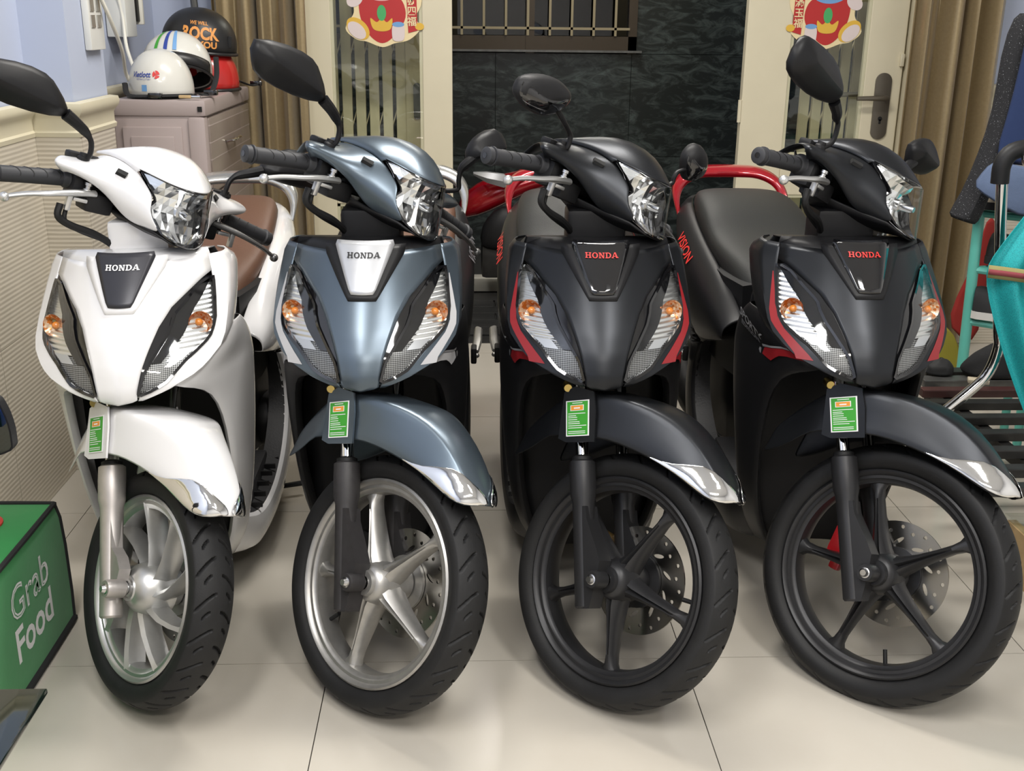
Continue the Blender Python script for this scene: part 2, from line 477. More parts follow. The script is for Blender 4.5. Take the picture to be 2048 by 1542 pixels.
# left wall: ribbed tiles below, blue plaster above, with a pilaster
def wall_panel_tiles(parent, p0, p1, z0, z1, nrm, tile=.40, thick=.012):
    """upright ribbed tiles from p0 to p1 along the wall foot"""
    a, b = Vector((*p0, 0)), Vector((*p1, 0))
    L = (b - a).length; d = (b - a) / L; n = max(1, round(L / tile))
    hs = [(z0, z0 + (z1 - z0) / 2), (z0 + (z1 - z0) / 2, z1)]
    ang = math.atan2(d.y, d.x)
    rot = Matrix.Rotation(ang, 3, 'Z')
    for k in range(n):
        for za, zb in hs:
            c = a + d * (L * (k + .5) / n) + Vector((*nrm, 0)) * thick / 2
            MB().box((c.x, c.y, (za + zb) / 2), (L / n - .002, thick, zb - za - .002), rot).build('wall_tile', 'ribbed_tile', parent, smooth=0)
def moulding(name, pts, nrms, z0=1.015):
    """chair rail with a rounded profile along pts"""
    prof = [(.004, 0), (.014, 0), (.016, .012), (.011, .018), (.011, .046), (.016, .056), (.024, .066), (.027, .080), (.024, .092), (.004, .096)]
    rows = []
    for h in prof:
        rows.append([(p[0] + n[0] * h[0], p[1] + n[1] * h[0], z0 + h[1]) for p, n in zip(pts, nrms)])
    mb = MB().grid(rows)
    return struct(name, mb, 'cream_moulding', smooth=30)
PX = -1.092
wl = struct('wall_left', MB().box((XL - .1, (YF + 3.22) / 2, 1.5), (.2, 3.22 - YF, 3.0)).box((XL - .1, 4.01, 1.5), (.2, 1.58, 3.0)), 'wall_blue', smooth=0)
wp = struct('wall_pilaster', MB().box(((XL + PX) / 2, 3.375, 1.5), (PX - XL, .31, 3.0)), 'wall_blue', smooth=0)
wall_panel_tiles(wl, (XL, .30), (XL, 3.208), 0, 1.018, (1, 0))
wall_panel_tiles(wp, (XL, 3.22), (PX + .012, 3.22), 0, 1.018, (0, -1))
wall_panel_tiles(wp, (PX, 3.22), (PX, 3.53), 0, 1.018, (1, 0))
wall_panel_tiles(wl, (XL, 3.53), (XL, YB), 0, 1.018, (1, 0))
moulding('trim_1', [(XL, .3), (XL, 3.22), (PX, 3.22), (PX, 3.53), (XL, 3.53), (XL, YB)], [(1, 0), (1, -1), (1, -1), (1, 1), (1, 1), (1, 0)])
MB().box((XL + .006, 3.208, .51), (.006, .006, 1.0)).build('corner_joint', 'dark_void', wl, smooth=0)
wb = struct('wall_back', MB().box((-1.16, YB + .1, 1.5), (.5, .2, 3.0)).box((2.33, YB + .1, 1.5), (.86, .2, 3.0)).box((.6, YB + .1, 2.75), (3.2, .2, .5)), 'wall_blue', smooth=0)
wall_panel_tiles(wb, (1.92, YB), (XR, YB), 0, 1.018, (0, -1), .3)
moulding('trim_2', [(1.92, YB), (XR, YB)], [(0, -1), (0, -1)])
struct('wall_right', MB().box((XR + .1, (YF + YB) / 2, 1.5), (.2, YB - YF + .4, 3.0)), 'wall_white', smooth=0)
struct('wall_front', MB().box(((XL + XR) / 2, YF - .1, 1.5), (XR - XL + .6, .2, 3.0)), 'wall_white', smooth=0)
struct('ceiling', MB().box(((XL + XR) / 2, (YF + YB) / 2, ZT + .05), (XR - XL + .6, YB - YF + .6, .1)), 'ceiling_white', smooth=0)
# lamps
LLAB = ['ceiling tube lamp above the left pair of scooters', 'ceiling tube lamp above the right pair of scooters', 'ceiling tube lamp near the open doors', 'warm ceiling tube lamp behind the viewer', 'porch lamp above the open doorway outside']
for i, (x, y, z, sx, sy, wt, colr) in enumerate(LAMPS):
    t = empty('tube_lamp', (x, y, ZT if i < 4 else 2.95), LLAB[i], 'lamp')
    h = t.location.z - z
    MB().box((0, 0, -h / 2 + .012), (sx + .04, sy + .04, h - .02), bev=.008).build('housing', 'lamp_body', t)
    ld = bpy.data.lights.new('tube_light', 'AREA'); ld.shape = 'RECTANGLE'; ld.size = sx; ld.size_y = sy; ld.energy = wt; ld.color = colr
    lo = bpy.data.objects.new('tube_light', ld); lo.location = (0, 0, -h - .002); COL.objects.link(lo); lo.parent = t
# ---------------------------------------------------------------- doors, frame, gate, street
DY = 4.66
def leaf(name, label, x0, x1, gx0, gx1, frame_parts):
    t = empty(name, ((x0 + x1) / 2, DY, 0), label, 'door')
    cx = (x0 + x1) / 2
    def bx(n, xa, xb, za, zb, d=.045):
        MB().box(((xa + xb) / 2 - cx, 0, (za + zb) / 2), (xb - xa, d, zb - za), bev=.004).build(n, 'cream_paint', t, smooth=0)
    bx('stile', x0, gx0, .01, 2.3); bx('stile', gx1, x1, .01, 2.3)
    for za, zb in frame_parts: bx('rail', gx0, gx1, za, zb)
    zz = [0.05] + [v for p in frame_parts for v in p] + [2.3]
    for za, zb in ((frame_parts[0][1], frame_parts[1][0]), (frame_parts[1][1], 2.3)):
        MB().box(((gx0 + gx1) / 2 - cx, -.018, (za + zb) / 2), (gx1 - gx0, .004, zb - za)).build('pane', 'window_glass', t, smooth=0)
        for xa in (gx0 + .006, gx1 - .006):
            MB().box((xa - cx, -.008, (za + zb) / 2), (.012, .02, zb - za)).build('glazing_bead', 'cream_paint', t, smooth=0)
        for zv in (za + .006, zb - .006):
            MB().box(((gx0 + gx1) / 2 - cx, -.008, zv), (gx1 - gx0, .02, .012)).build('glazing_bead', 'cream_paint', t, smooth=0)
    return t, cx
dl, dlx = leaf('glass_door', 'cream door leaf with tall glass pane beside the left gold curtain', -.64, -.045, -.53, -.165, [(.02, .18), (.60, .74)])
dr, drx = leaf('glass_door', 'cream door leaf with lever handle beside the right gold curtain', 1.15, 1.81, 1.335, 1.655, [(.02, .18), (.645, .81)])
# handle plate and lever on the right leaf
hp = [(math.cos(a) * .034, math.sin(a) * .034 + (.100 if math.sin(a) >= 0 else -.100)) for a in np.linspace(0, 2 * PI, 25)[:-1]]
pl = MB().extrude([(1.735 - drx + u, -.024, 1.015 + v) for u, v in hp], (0, -.006, 0)).build('handle_plate', 'door_handle', dr)
MB().tube([(1.745 - drx, -.03, 1.05), (1.745 - drx, -.065, 1.05), (1.725 - drx, -.07, 1.05), (1.615 - drx, -.07, 1.048)], [.010, .010, .011, .009], 10).build('lever_handle', 'door_handle', pl)
MB().tube([(1.66 - drx, .05, 1.058), (1.57 - drx, .05, 1.055)], .010, 10).build('lever_handle', 'door_handle', pl)
MB().lathe([(0, -.033), (.009, -.033), (.009, -.030)], 12, 'y', (1.735 - drx, 0, .965)).box((1.735 - drx, -.031, .953), (.008, .004, .018)).build('keyhole', 'dark_void', pl)
for z in (.45, .99, 1.6):
    MB().tube([(1.15 - drx - .006, -.02, z - .045), (1.15 - drx - .006, -.02, z + .045)], .008, 10).build('hinge', 'cream_paint', dr)
MB().box((-.645 - dlx, -.026, 1.20), (.018, .012, .05), bev=.003).build('hinge', 'cream_paint', dl)
MB().box((1.80 - drx, -.03, 1.20), (.016, .014, .05), bev=.003).build('bolt', 'cream_paint', dr)
# door frame head and jambs
struct('trim_3', MB().box((-.70, DY, 1.15), (.10, .10, 2.4)), 'cream_paint', smooth=0)
struct('trim_4', MB().box((1.87, DY, 1.15), (.10, .10, 2.4)), 'cream_paint', smooth=0)
struct('trim_5', MB().box((.585, DY, 2.37), (2.6, .10, .10)), 'cream_paint', smooth=0)
# folding steel gate drawn aside behind each glass leaf
def gate(label, x0, n, pitch, lockx, y=4.93):
    t = empty('folding_gate', (x0, y, -.02), label, 'gate', 'folding gates behind the glass doors')
    for k in range(n):
        MB().box((k * pitch, 0, 1.15), (.042, .022, 2.3), bev=.003).build('slat', 'gate_paint', t, smooth=0)
    for zc in (.35, .62, .95, 1.25, 1.55):
        for k in range(n - 1):
            a = Vector((k * pitch, .016, zc - .10)); b = Vector(((k + 1) * pitch, .016, zc + .10))
            if k % 1 == 0: MB().tube([a, b], .007, 6, flat=.4).build('lattice_bar', 'gate_paint', t)
    if lockx is not None:
        MB().box((lockx - x0, 0, 1.15), (.10, .03, 2.3), bev=.004).build('lock_stile', 'gate_paint', t, smooth=0)
        pts = [(math.cos(a) * .017, math.sin(a) * .017 + (.06 if math.sin(a) >= 0 else -.06)) for a in np.linspace(0, 2 * PI, 17)[:-1]]
        MB().extrude([(lockx - x0 + u, -.018, 1.02 + v) for u, v in pts], (0, -.006, 0)).build('pull_recess', 'rack_worn', t)
    return t
gate('beige folding steel gate behind the left glass door', -.56, 7, .058, -.20)
gate('beige folding steel gate behind the right glass door', 1.50, 6, .055, 1.37)
# sill, street paving, curb, granite house wall opposite
struct('floor_porch', MB().box((.6, 6.1, -.06), (6, 2.95, .10)), 'rack_metal', smooth=0)
pv = bpy.data.objects['floor_porch']
for i in range(-6, 10):
    for j in range(6):
        MB().box((-.9 + i * .30 + (j % 2) * .15, 4.75 + j * .125 + .06, -.006), (.292, .118, .010), bev=.002).build('paving_brick', 'rack_metal', pv, smooth=0)
curb = setp(MB().box((.6, 5.62, .03), (4.2, .10, .07), bev=.006).build('kerb', 'curb_white', None), 'pale concrete kerb stone across the alley outside', 'kerb')
wo = struct('wall_outside', MB().box((.6, 6.9, 1.5), (8, .2, 3.4)), 'dark_void', smooth=0)
for i in range(-4, 7):
    for j in range(0, 5):
        x0, x1, z0, z1 = -.62 + i * .81, -.62 + (i + 1) * .81, -.05 + j * .60, -.05 + (j + 1) * .60
        if z0 < 1.1 or x0 > .95:
            MB().box(((x0 + x1) / 2, 6.79, (z0 + min(z1, 1.16 if x0 < .95 else 9)) / 2), (x1 - x0 - .003, .02, min(z1, 1.16 if x0 < .95 else 9) - z0 - .003)).build('granite_slab', 'granite', wo, smooth=0)
        elif x0 < .95:
            pass
win = struct('window_1', MB().box((-.1, 6.77, 1.205), (2.24, .05, .085)).box((.995, 6.77, 1.75), (.05, .05, 1.2)).box((.39, 6.76, 1.75), (.05, .05, 1.2)).box((-1.2, 6.77, 1.75), (.05, .05, 1.2)), 'window_bronze', smooth=0)
MB().box((-.4, 6.79, 1.75), (1.56, .008, 1.0)).build('pane', 'pane_dark', win, smooth=0)
MB().box((.69, 6.785, 1.75), (.56, .008, 1.0)).build('pane', 'pane_dark', win, smooth=0)
MB().box((0, 6.76, 1.163), (2.1, .08, .012)).build('sill', 'rack_worn', win, smooth=0)
for k in range(14):
    MB().box((-.78 + k * .1285, 6.735, 1.8), (.014, .012, 1.1)).build('grille_bar', 'grille', win, smooth=0)
MB().box((.05, 6.735, 1.29), (1.85, .012, .014)).build('grille_bar', 'grille', win, smooth=0)
# curtains
def curtain(name, label, pts, amp, n, z0=.02, z1=2.55):
    P_ = [Vector((*p, 0)) for p in pts]
    rows = []
    for iz in range(9):
        z = lerp(z0, z1, iz / 8)
        row = []
        N = n * 12
        for k in range(N + 1):
            t = k / N
            seg = t * (len(P_) - 1); i = min(int(seg), len(P_) - 2); p = P_[i].lerp(P_[i + 1], seg - i)
            ph = t * n * 2 * PI + .35 * math.sin(7 * t + .3 * iz)
            a = amp * (.7 + .3 * math.sin(t * 17 + 1))
            row.append((p.x + .012 * math.cos(ph * .5 + iz * .1), p.y + a * math.sin(ph) + .008 * math.sin(ph * 2.3 + 1.0), z))
        rows.append(row)
    o = MB().grid(rows).build(name, 'curtain_gold', None, solid=.002, smooth=80)
    return setp(o, label, 'curtain')
curtain('curtain', 'gold satin curtain hanging between the drawer cabinet and the left door', [(-.98, 4.50), (-.60, 4.50)], .045, 5)
curtain('curtain', 'gold satin curtain hanging right of the door with the lever handle', [(1.76, 4.46), (2.13, 4.50)], .055, 4)
# ------------------------------------------------------------------ scooter
CZ = [.50, .60, .656, .68, .72, .76, .80, .828, .86, .90, .95, 1.0]
CY = [.13, .10, .088, .083, .098, .122, .152, .174, .20, .235, .28, .33]
_cs = np.linspace(.5, 1.0, 201)
_cv = np.interp(_cs, CZ, CY)
_k = np.exp(-np.linspace(-2, 2, 13) ** 2); _k /= _k.sum()
_cv = np.convolve(np.pad(_cv, 6, 'edge'), _k, 'valid')
def FS(x, z):
    return interp(z, _cs, _cv) + interp(z, [.6, .68, .87, 1], [2.0, 2.0, 4, 4]) * x * x

LENS_IN = ([.676, .691, .71, .726, .738, .754, .771, .79, .805, .828, .853, .857], [.043, .047, .0525, .062, .070, .080, .091, .098, .1005, .121, .1405, .152])
LENS_OUT = ([.676, .685, .697, .708, .729, .742, .747, .758, .764, .776, .79, .826, .857], [.0435, .068, .091, .101, .121, .139, .145, .158, .162, .165, .1665, .162, .157])
COV_HW = ([.655, .658, .663, .682, .72, .745, .765, .79, .804, .82, .861, .866, .885, .90], [.008, .024, .0365, .038, .0465, .055, .063, .0735, .083, .093, .1405, .156, .151, .147])
SIDE_IN = ([.662, .677, .686, .70, .728, .745, .76, .77, .79, .827, .857, .866, .90], [.038, .045, .071, .095, .122, .146, .163, .1675, .1685, .164, .1585, .156, .148])
SIDE_OUT = ([.662, .672, .68, .69, .695, .704, .72, .74, .76, .79, .82, .85, .879, .90], [.046, .073, .093, .113, .126, .146, .164, .182, .188, .189, .188, .185, .181, .168])

def fpatch(zs, xin, xout, off, cols=8, s=1, extra=None):
    rows = []
    for z in zs:
        a, b = xin(z), xout(z)
        r = [(s * lerp(a, b, k / cols), FS(lerp(a, b, k / cols), z) - off, z) for k in range(cols + 1)]
        if extra: g = interp(z, [.69, .735, .86, .90], [.12, 1, 1, .45]); r += [(s * (b + e[0]), FS(b, z) + e[1] * g, z + e[2]) for e in extra]
        rows.append(r)
    return rows

RAKE = R(29)
AX = Vector((0, math.sin(RAKE), math.cos(RAKE)))
A0 = Vector((0, .065, .285))

# mirror housings seen from the front, in (x, z) at the bar
MIR = {
    'L2': ([(-.245, 1.216), (-.210, 1.192), (-.192, 1.160), (-.198, 1.128), (-.242, 1.150), (-.290, 1.178), (-.282, 1.205)], [(-.215, 1.145), (-.200, 1.125), (-.192, 1.104), (-.196, 1.08), (-.204, 1.057)]),
    'L3': ([(-.240, 1.181), (-.219, 1.155), (-.226, 1.125), (-.255, 1.097), (-.296, 1.112), (-.304, 1.147), (-.278, 1.175)], [(-.274, 1.137), (-.24, 1.12), (-.22, 1.105), (-.215, 1.09), (-.212, 1.073)]),
    'L4': ([(-.245, 1.200), (-.200, 1.170), (-.213, 1.140), (-.226, 1.125), (-.27, 1.121), (-.32, 1.134), (-.346, 1.162), (-.336, 1.190), (-.285, 1.205)], [(-.232, 1.140), (-.21, 1.12), (-.19, 1.10), (-.17, 1.08), (-.163, 1.055)]),
    'angular': ([(-.408, 1.174), (-.337, 1.190), (-.280, 1.186), (-.250, 1.165), (-.224, 1.134), (-.229, 1.115), (-.291, 1.107), (-.371, 1.113), (-.399, 1.135)], [(-.226, 1.122), (-.200, 1.110), (-.174, 1.096), (-.160, 1.080), (-.157, 1.055)]),
    'angular4': ([(-.408, 1.188), (-.372, 1.199), (-.281, 1.198), (-.224, 1.179), (-.196, 1.142), (-.224, 1.122), (-.306, 1.112), (-.381, 1.118), (-.413, 1.137)], [(-.21, 1.130), (-.185, 1.118), (-.165, 1.109), (-.149, 1.100), (-.142, 1.065)]),
    'round': ([(-.353, 1.105), (-.347, 1.130), (-.307, 1.149), (-.257, 1.157), (-.212, 1.147), (-.203, 1.130), (-.221, 1.102), (-.259, 1.081), (-.308, 1.080), (-.343, 1.092)], [(-.235, 1.107), (-.20, 1.090), (-.165, 1.075), (-.157, 1.065), (-.156, 1.045)]),
}

def tyre_mesh(Rt, rim_r, w, na=880):
    """tyre about the x axis, tread grooves cut into the surface"""
    prof = []
    half = [(rim_r, .55), (rim_r + .010, .86), (lerp(rim_r, Rt, .42), 1.0), (lerp(rim_r, Rt, .66), .97)]
    crown = []
    for i in range(0, 41):
        t = 1 - i / 40 * 2
        x = t * .94
        crown.append((Rt - (Rt - lerp(rim_r, Rt, .70)) * abs(t) ** 2.3, x))
    prof = [(r, x) for r, x in half] + crown + [(r, -x) for r, x in half[::-1]]
    pr = np.array([p[0] for p in prof]); px = np.array([p[1] for p in prof])
    th = np.arange(na) / na * 2 * PI
    T, X = np.meshgrid(th, px)
    Rr = np.repeat(pr[:, None], na, 1)
    dep = np.zeros_like(Rr)
    N = 22
    for sgn in (1, -1):
        for kind, (a0, a1, bend, ph) in enumerate(((.10, .92, .034, 0.0), (.34, .66, .016, .5))):
            ax_ = sgn * X
            u = (ax_ - a0) / (a1 - a0)
            arc = Rt * (2 * PI / N)
            cur = bend * np.sign(u) * np.clip(u, 0, 1) ** 1.7
            s = (T * Rt - cur * 1.0 - ph * arc - (arc * .5 if sgn < 0 else 0)) % arc
            d = np.minimum(s, arc - s)
            wd = .0021 + .0010 * np.clip(u, 0, 1)
            dep = np.maximum(dep, np.clip(u * 14, 0, 1) * np.clip((1 - u) * 14, 0, 1) * np.clip(1.5 - d / wd, 0, 1))
    rowm = np.zeros(len(prof)); rowm[len(half) + 1:len(prof) - len(half) - 1] = 1
    Rr = Rr - dep * .0065 * rowm[:, None]
    V = np.stack([X * w, Rr * np.cos(T), Rr * np.sin(T)], -1).reshape(-1, 3)
    nr = len(prof)
    i, j = np.meshgrid(np.arange(nr - 1), np.arange(na), indexing='ij')
    F = np.stack([i * na + j, i * na + (j + 1) % na, (i + 1) * na + (j + 1) % na, (i + 1) * na + j], -1).reshape(-1, 4)
    return V, F

def fender_rows():
    #        y     crown   edge   halfw
    st = [(-.172, .540, .536, .018), (-.160, .556, .527, .044), (-.135, .575, .528, .058), (-.10, .602, .535, .066), (-.05, .630, .545, .074), (0, .645, .547, .083),
          (.04, .649, .546, .092), (.085, .646, .543, .105), (.13, .638, .528, .1145), (.18, .628, .505, .1155), (.215, .610, .498, .1145), (.25, .572, .455, .102), (.285, .53, .425, .09), (.315, .48, .405, .078)]
    rows = []
    for y, zc, ze, w in st:
        h = zc - ze
        k = interp(y, [-.02, .10], [0, 1])
        rows.append([(0, y, zc), (w * .36, y + .001, zc - h * .04), (w * lerp(.60, .84, k), y + .002, zc - h * lerp(.14, .10, k)), (w * lerp(.65, .90, k), y + .002, zc - h * lerp(.18, .15, k)), (w * lerp(.69, .94, k), y + .003, zc - h * lerp(.25, .22, k)), (w * .95, y + .006, zc - h * .72), (w, y + .008, ze)])
    return rows

def scooter(name, loc, yaw, lean, dz, steer, c):
    K = 1.032
    root = empty(name, (loc[0] * K, loc[1] * K, CAMH + (dz - CAMH) * K), c['label'], 'scooter', rot=(0, R(lean), R(yaw)))
    root.scale = (K, K, K)
    root['group'] = 'scooters parked in a row'
    S = Matrix.Translation(A0) @ Matrix.Rotation(R(steer), 4, AX) @ Matrix.Translation(-A0)
    P = c['paint']; LOW = c['low']
    # ---------------- leg shield front
    zs = list(np.linspace(.655, .668, 4)) + list(np.linspace(.68, .90, 23))
    hw = lambda z: interp(z, *COV_HW)
    rows = []
    for z in zs:
        w = hw(z)
        rows.append([(w * t, FS(w * t, z) - .004 * (1 - t * t) ** 2, z) for t in np.linspace(-1, 1, 17)])
    MB().grid(rows).build('front_cover', P, root, solid=.004)
    # dark V surround and name panel
    zs = np.linspace(.8175, .912, 12)
    gw = lambda z: interp(z, [.8175, .822, .897, .912], [.028, .0315, .0795, .081])
    ew = lambda z: interp(z, [.829, .833, .902, .915, .921], [.022, .0255, .055, .060, .056])
    MB().grid([[(gw(z) * t, FS(gw(z) * t, z) - .0065, z) for t in np.linspace(-1, 1, 11)] for z in zs]).build('emblem_surround', c['surround'], root, solid=.004)
    zs = np.linspace(.829, .921, 12)
    ep = MB().grid([[(ew(z) * t, FS(ew(z) * t, z) - .0095 - .002 * (1 - t * t), z) for t in np.linspace(-1, 1, 11)] for z in zs]).build('emblem_panel', c['emblem'], root, solid=.004)
    mb = MB()
    x0, lw, lh, z0 = -.0335, .0134, .0098, .8915
    for i, L in enumerate(slab_letters()):
        for pg in L:
            mb.poly([(x0 + i * lw + u * lw * .93, FS(x0 + i * lw + u * lw * .93, z0 + v * lh) - .0135, z0 + v * lh) for u, v in pg])
    mb.build('brand_lettering', c['letters'], ep, smooth=0, weld=False)
    # side covers, turn signals, decals, lower panels
    for s in (-1, 1):
        zs = list(np.linspace(.662, .70, 7)) + list(np.linspace(.71, .90, 20))
        sc = MB().grid(fpatch(zs, lambda z: interp(z, *SIDE_IN), lambda z: interp(z, *SIDE_OUT), 0, 6, s, extra=[(.002, .012, 0), (.004, .045, 0), (.003, .085, 0), (-.004, .125, 0), (-.02, .145, 0)])).build('side_cover', P, root, solid=.003)
        # bezel around lens
        lin = lambda z: interp(z, *LENS_IN); lout = lambda z: interp(z, *LENS_OUT)
        zz = list(np.linspace(.676, .857, 28))
        ring = [(lin(z), z) for z in zz] + [(lout(z), z) for z in zz[::-1]]
        cx = sum(p[0] for p in ring) / len(ring); cz = .765
        mb = MB(); a = []; b2 = []; d2 = []
        n = len(ring)
        for i, (x, z) in enumerate(ring):
            xa, za = ring[i - 1]; xb, zb = ring[(i + 1) % n]
            tx, tz = xb - xa, zb - za; l = math.hypot(tx, tz) or 1
            nx, nz = tz / l, -tx / l
            if nx * (x - cx) + nz * (z - cz) < -.002 and not (z > .8): nx, nz = -nx, -nz
            if i < len(zz): nx, nz = -abs(nx), nz if nx < 0 else -nz
            else: nx, nz = abs(nx), nz if nx > 0 else -nz
            a.append((s * x, FS(x, z) - .001, z)); xo, zo = x + nx * .0052, z + nz * .0052
            b2.append((s * xo, FS(xo, zo) - .0028, zo)); d2.append((s * x, FS(x, z) + .016, z))
        mb.grid([d2, a, b2], closed_u=True)
        zf = list(np.linspace(.690, .862, 20))
        mb.grid(fpatch(zf, lambda z: interp(z, *COV_HW) - .002, lambda z: lin(min(z, .857)) - .003, -.004, 4, s))
        bez = mb.build('turn_signal', 'gloss_black', root)
        # inside: ribbed reflector above, grid below, amber bowl
        zu = list(np.linspace(.735, .857, 14)); zl = list(np.linspace(.676, .738, 9))
        spl = lambda z: lerp(lin(z), lout(z), interp(z, [.735, .77, .81, .857], [.30, .34, .42, .62]))
        MB().grid(fpatch(zu, spl, lout, -.013, 5, s)).build('reflector', 'reflector', bez)
        MB().grid(fpatch(zl, lin, lout, -.009, 5, s)).build('grid_insert', 'reflector_grid', bez)
        MB().grid(fpatch(list(np.linspace(.728, .850, 12)), lin, spl, -.005, 3, s)).build('inner_bezel', 'gloss_black', bez)
        MB().grid(fpatch(list(np.linspace(.727, .742, 4)), lambda z: lerp(lin(z), lout(z), .45), lambda z: lout(z) - .004, -.006, 4, s)).build('silver_divider', 'silver_panel', bez)
        bx_, bz_ = .1400, .784
        by_ = FS(bx_, bz_) + .016
        nrm = Vector((s * .35, -1, .10)).normalized()
        Mq = nrm.to_track_quat('Z', 'Y').to_matrix()
        mb = MB(); mb.lathe([(.0005, -.004), (.010, -.001), (.018, .004), (.0235, .013)], 24, 'z', (s * bx_, by_, bz_), M=Mq)
        mb.build('amber_bowl', 'amber_bowl', bez)
        MB().sphere((s * bx_, by_ - .006, bz_), (.0085, .0085, .0085), 12, 8).build('bulb', 'amber', bez)
        MB().grid(fpatch(zz, lin, lout, .0015, 6, s)).build('lens', 'lens_glass', bez)
        # decal stripe
        if c.get('stripe'):
            so = lambda z: interp(z, [.700, .704, .746, .759, .777, .806, .846], [.146, .1445, .1765, .183, .183, .1765, .167])
            si = lambda z: interp(z, [.700, .709, .75, .767, .788, .849], [.1155, .123, .163, .1705, .1705, .1655])
            o = MB().grid(fpatch(np.linspace(.700, .846, 16), si, so, .0012, 3, s)).build('decal_stripe', c['stripe'], sc, smooth=35)
            lo = lambda z: interp(z, [.688, .700], [.173, .146]); li = lambda z: interp(z, [.690, .700], [.112, .1155])
        # lower leg-shield panel beside the wheel
        lp = [(.765, (.187, .275), (.194, .31), (.197, .345)), (.742, (.182, .245), (.196, .29), (.201, .385)), (.715, (.160, .195), (.190, .26), (.204, .41)), (.690, (.106, .122), (.168, .215), (.206, .42)), (.676, (.092, .112), (.168, .22), (.206, .425)),
              (.662, (.126, .155), (.178, .25), (.206, .43)), (.632, (.150, .215), (.185, .29), (.205, .43)), (.57, (.160, .25), (.189, .315), (.203, .425)), (.50, (.163, .27), (.187, .33), (.199, .415)),
              (.40, (.160, .292), (.180, .34), (.191, .40)), (.30, (.148, .315), (.166, .35), (.177, .395)), (.22, (.126, .34), (.144, .37), (.156, .405)), (.16, (.09, .375), (.106, .40), (.119, .425))]
        rows = []
        for z, i_, m_, o_ in lp:
            rows.append([(s * (i_[0] - .012), i_[1] + .03, z), (s * i_[0], i_[1], z), (s * lerp(i_[0], m_[0], .55), lerp(i_[1], m_[1], .42), z), (s * m_[0], m_[1], z), (s * lerp(m_[0], o_[0], .62), lerp(m_[1], o_[1], .5), z), (s * o_[0], o_[1], z), (s * (o_[0] - .006), o_[1] + .012, z), (s * (o_[0] - .03), o_[1] + .02, z)])
        lpan = MB().grid(rows).build('leg_shield_panel', LOW, root, sub=1, solid=.003)
        def lps(x, z):
            zz_ = [r[0] for r in lp][::-1]
            xs = [interp(z, zz_, [r[k][0] for r in lp][::-1]) for k in (1, 2, 3)]
            ys = [interp(z, zz_, [r[k][1] for r in lp][::-1]) for k in (1, 2, 3)]
            return interp(x, xs, ys)
        if c.get('stripe'):   # tail of the stripe turning down the lower panel
            rows = []
            pts_t = [(.124, .702), (.140, .703), (.158, .702), (.172, .697), (.178, .686), (.180, .670)]
            pts_b = [(.118, .692), (.137, .690), (.152, .689), (.163, .685), (.168, .678), (.172, .667)]
            mb = MB()
            mb.grid([[(s * x, lps(x, z) - .008, z) for x, z in pts_t], [(s * (p[0] + q[0]) / 2, lps((p[0] + q[0]) / 2, (p[1] + q[1]) / 2) - .0085, (p[1] + q[1]) / 2) for p, q in zip(pts_t, pts_b)], [(s * x, lps(x, z) - .008, z) for x, z in pts_b]])
            mb.build('decal_tail', c['stripe'], lpan)
            edge = [(.147, .707), (.162, .706), (.177, .700), (.183, .688), (.184, .672)]
            MB().grid([[(s * x, lps(x, z) - .0085, z) for x, z in edge], [(s * (x - .0025), lps(x - .0025, z - .003) - .009, z - .0032) for x, z in edge]]).build('decal_edge', 'silver_decal', lpan)
        if c.get('sporty'):
            def xsof(y, z):
                zz_ = [r[0] for r in lp][::-1]
                xs = [interp(z, zz_, [r[k][0] for r in lp][::-1]) for k in (1, 2, 3)]
                ys = [interp(z, zz_, [r[k][1] for r in lp][::-1]) for k in (1, 2, 3)]
                return interp(y, ys, xs)
            for body, sz, zc_, yc_ in (('SPORTY', .022, .716, .322), ('EDITION', .014, .702, .326)):
                def fn(u, v, zc_=zc_, yc_=yc_, s=s):
                    y = yc_ - u if s < 0 else yc_ + u
                    z = zc_ + v - u * .20 * (1 if s < 0 else -1)
                    return (s * (xsof(y, z) + .0045), y - .004, z)
                lettering('edition_lettering', body, sz, fn, 'silver_decal' if body == 'SPORTY' else 'grey_print', lpan, bold=.0004, sx=1.75)
    # bolts seen under the nose
    MB().lathe([(.0, -.004), (.008, -.004), (.0095, 0), (.0095, .02), (0, .02)], 12, 'y', (-.066, .150, .640)).build('nose_bolt', 'brass', root)
    # splash guard behind the front wheel, dark roof under the nose
    rows = []
    for z, yi, w in [(.664, .13, .05), (.660, .22, .09), (.63, .33, .150), (.52, .375, .165), (.40, .385, .16), (.30, .385, .15), (.22, .39, .128), (.16, .405, .09)]:
        rows.append([(t * w, yi + .012 * (1 - t * t), z) for t in np.linspace(-1, 1, 9)])
    MB().grid(rows).build('splash_guard', 'black_plastic', root, solid=.004)
    # rider-side inner shield and top shelf
    rows = [[(t * .150, FS(t * .150, .898) + .006, .898) for t in np.linspace(-1, 1, 11)]]
    rows += [[(t * .146, .33, .912) for t in np.linspace(-1, 1, 11)], [(t * .148, .385, .905) for t in np.linspace(-1, 1, 11)]]
    MB().grid(rows).build('top_deck', c['deck'], root, solid=.003, smooth=50)
    rows = rows[-1:]
    for z, y, w in [(.87, .42, .155), (.76, .435, .170), (.62, .44, .185), (.45, .43, .178), (.32, .425, .160)]:
        rows.append([(t * w, y + .0, z) for t in np.linspace(-1, 1, 11)])
    MB().grid(rows).build('inner_shield', 'black_plastic', root, solid=.005, smooth=50)
    MB().box((0, .40, .905), (.125, .10, .12), bev=.012).build('steering_neck', c['deck'], root)
    # floorboard, mat, skirt
    MB().box((0, .60, .255), (.30, .38, .05), bev=.012).build('floorboard', 'floor_mat', root)
    for s in (-1, 1):
        for k in range(6): MB().box((s * .165, .50 + k * .055, .262 - .004 * abs(k - 3)), (.028, .006, .012)).build('mat_rib', 'black_plastic', root)
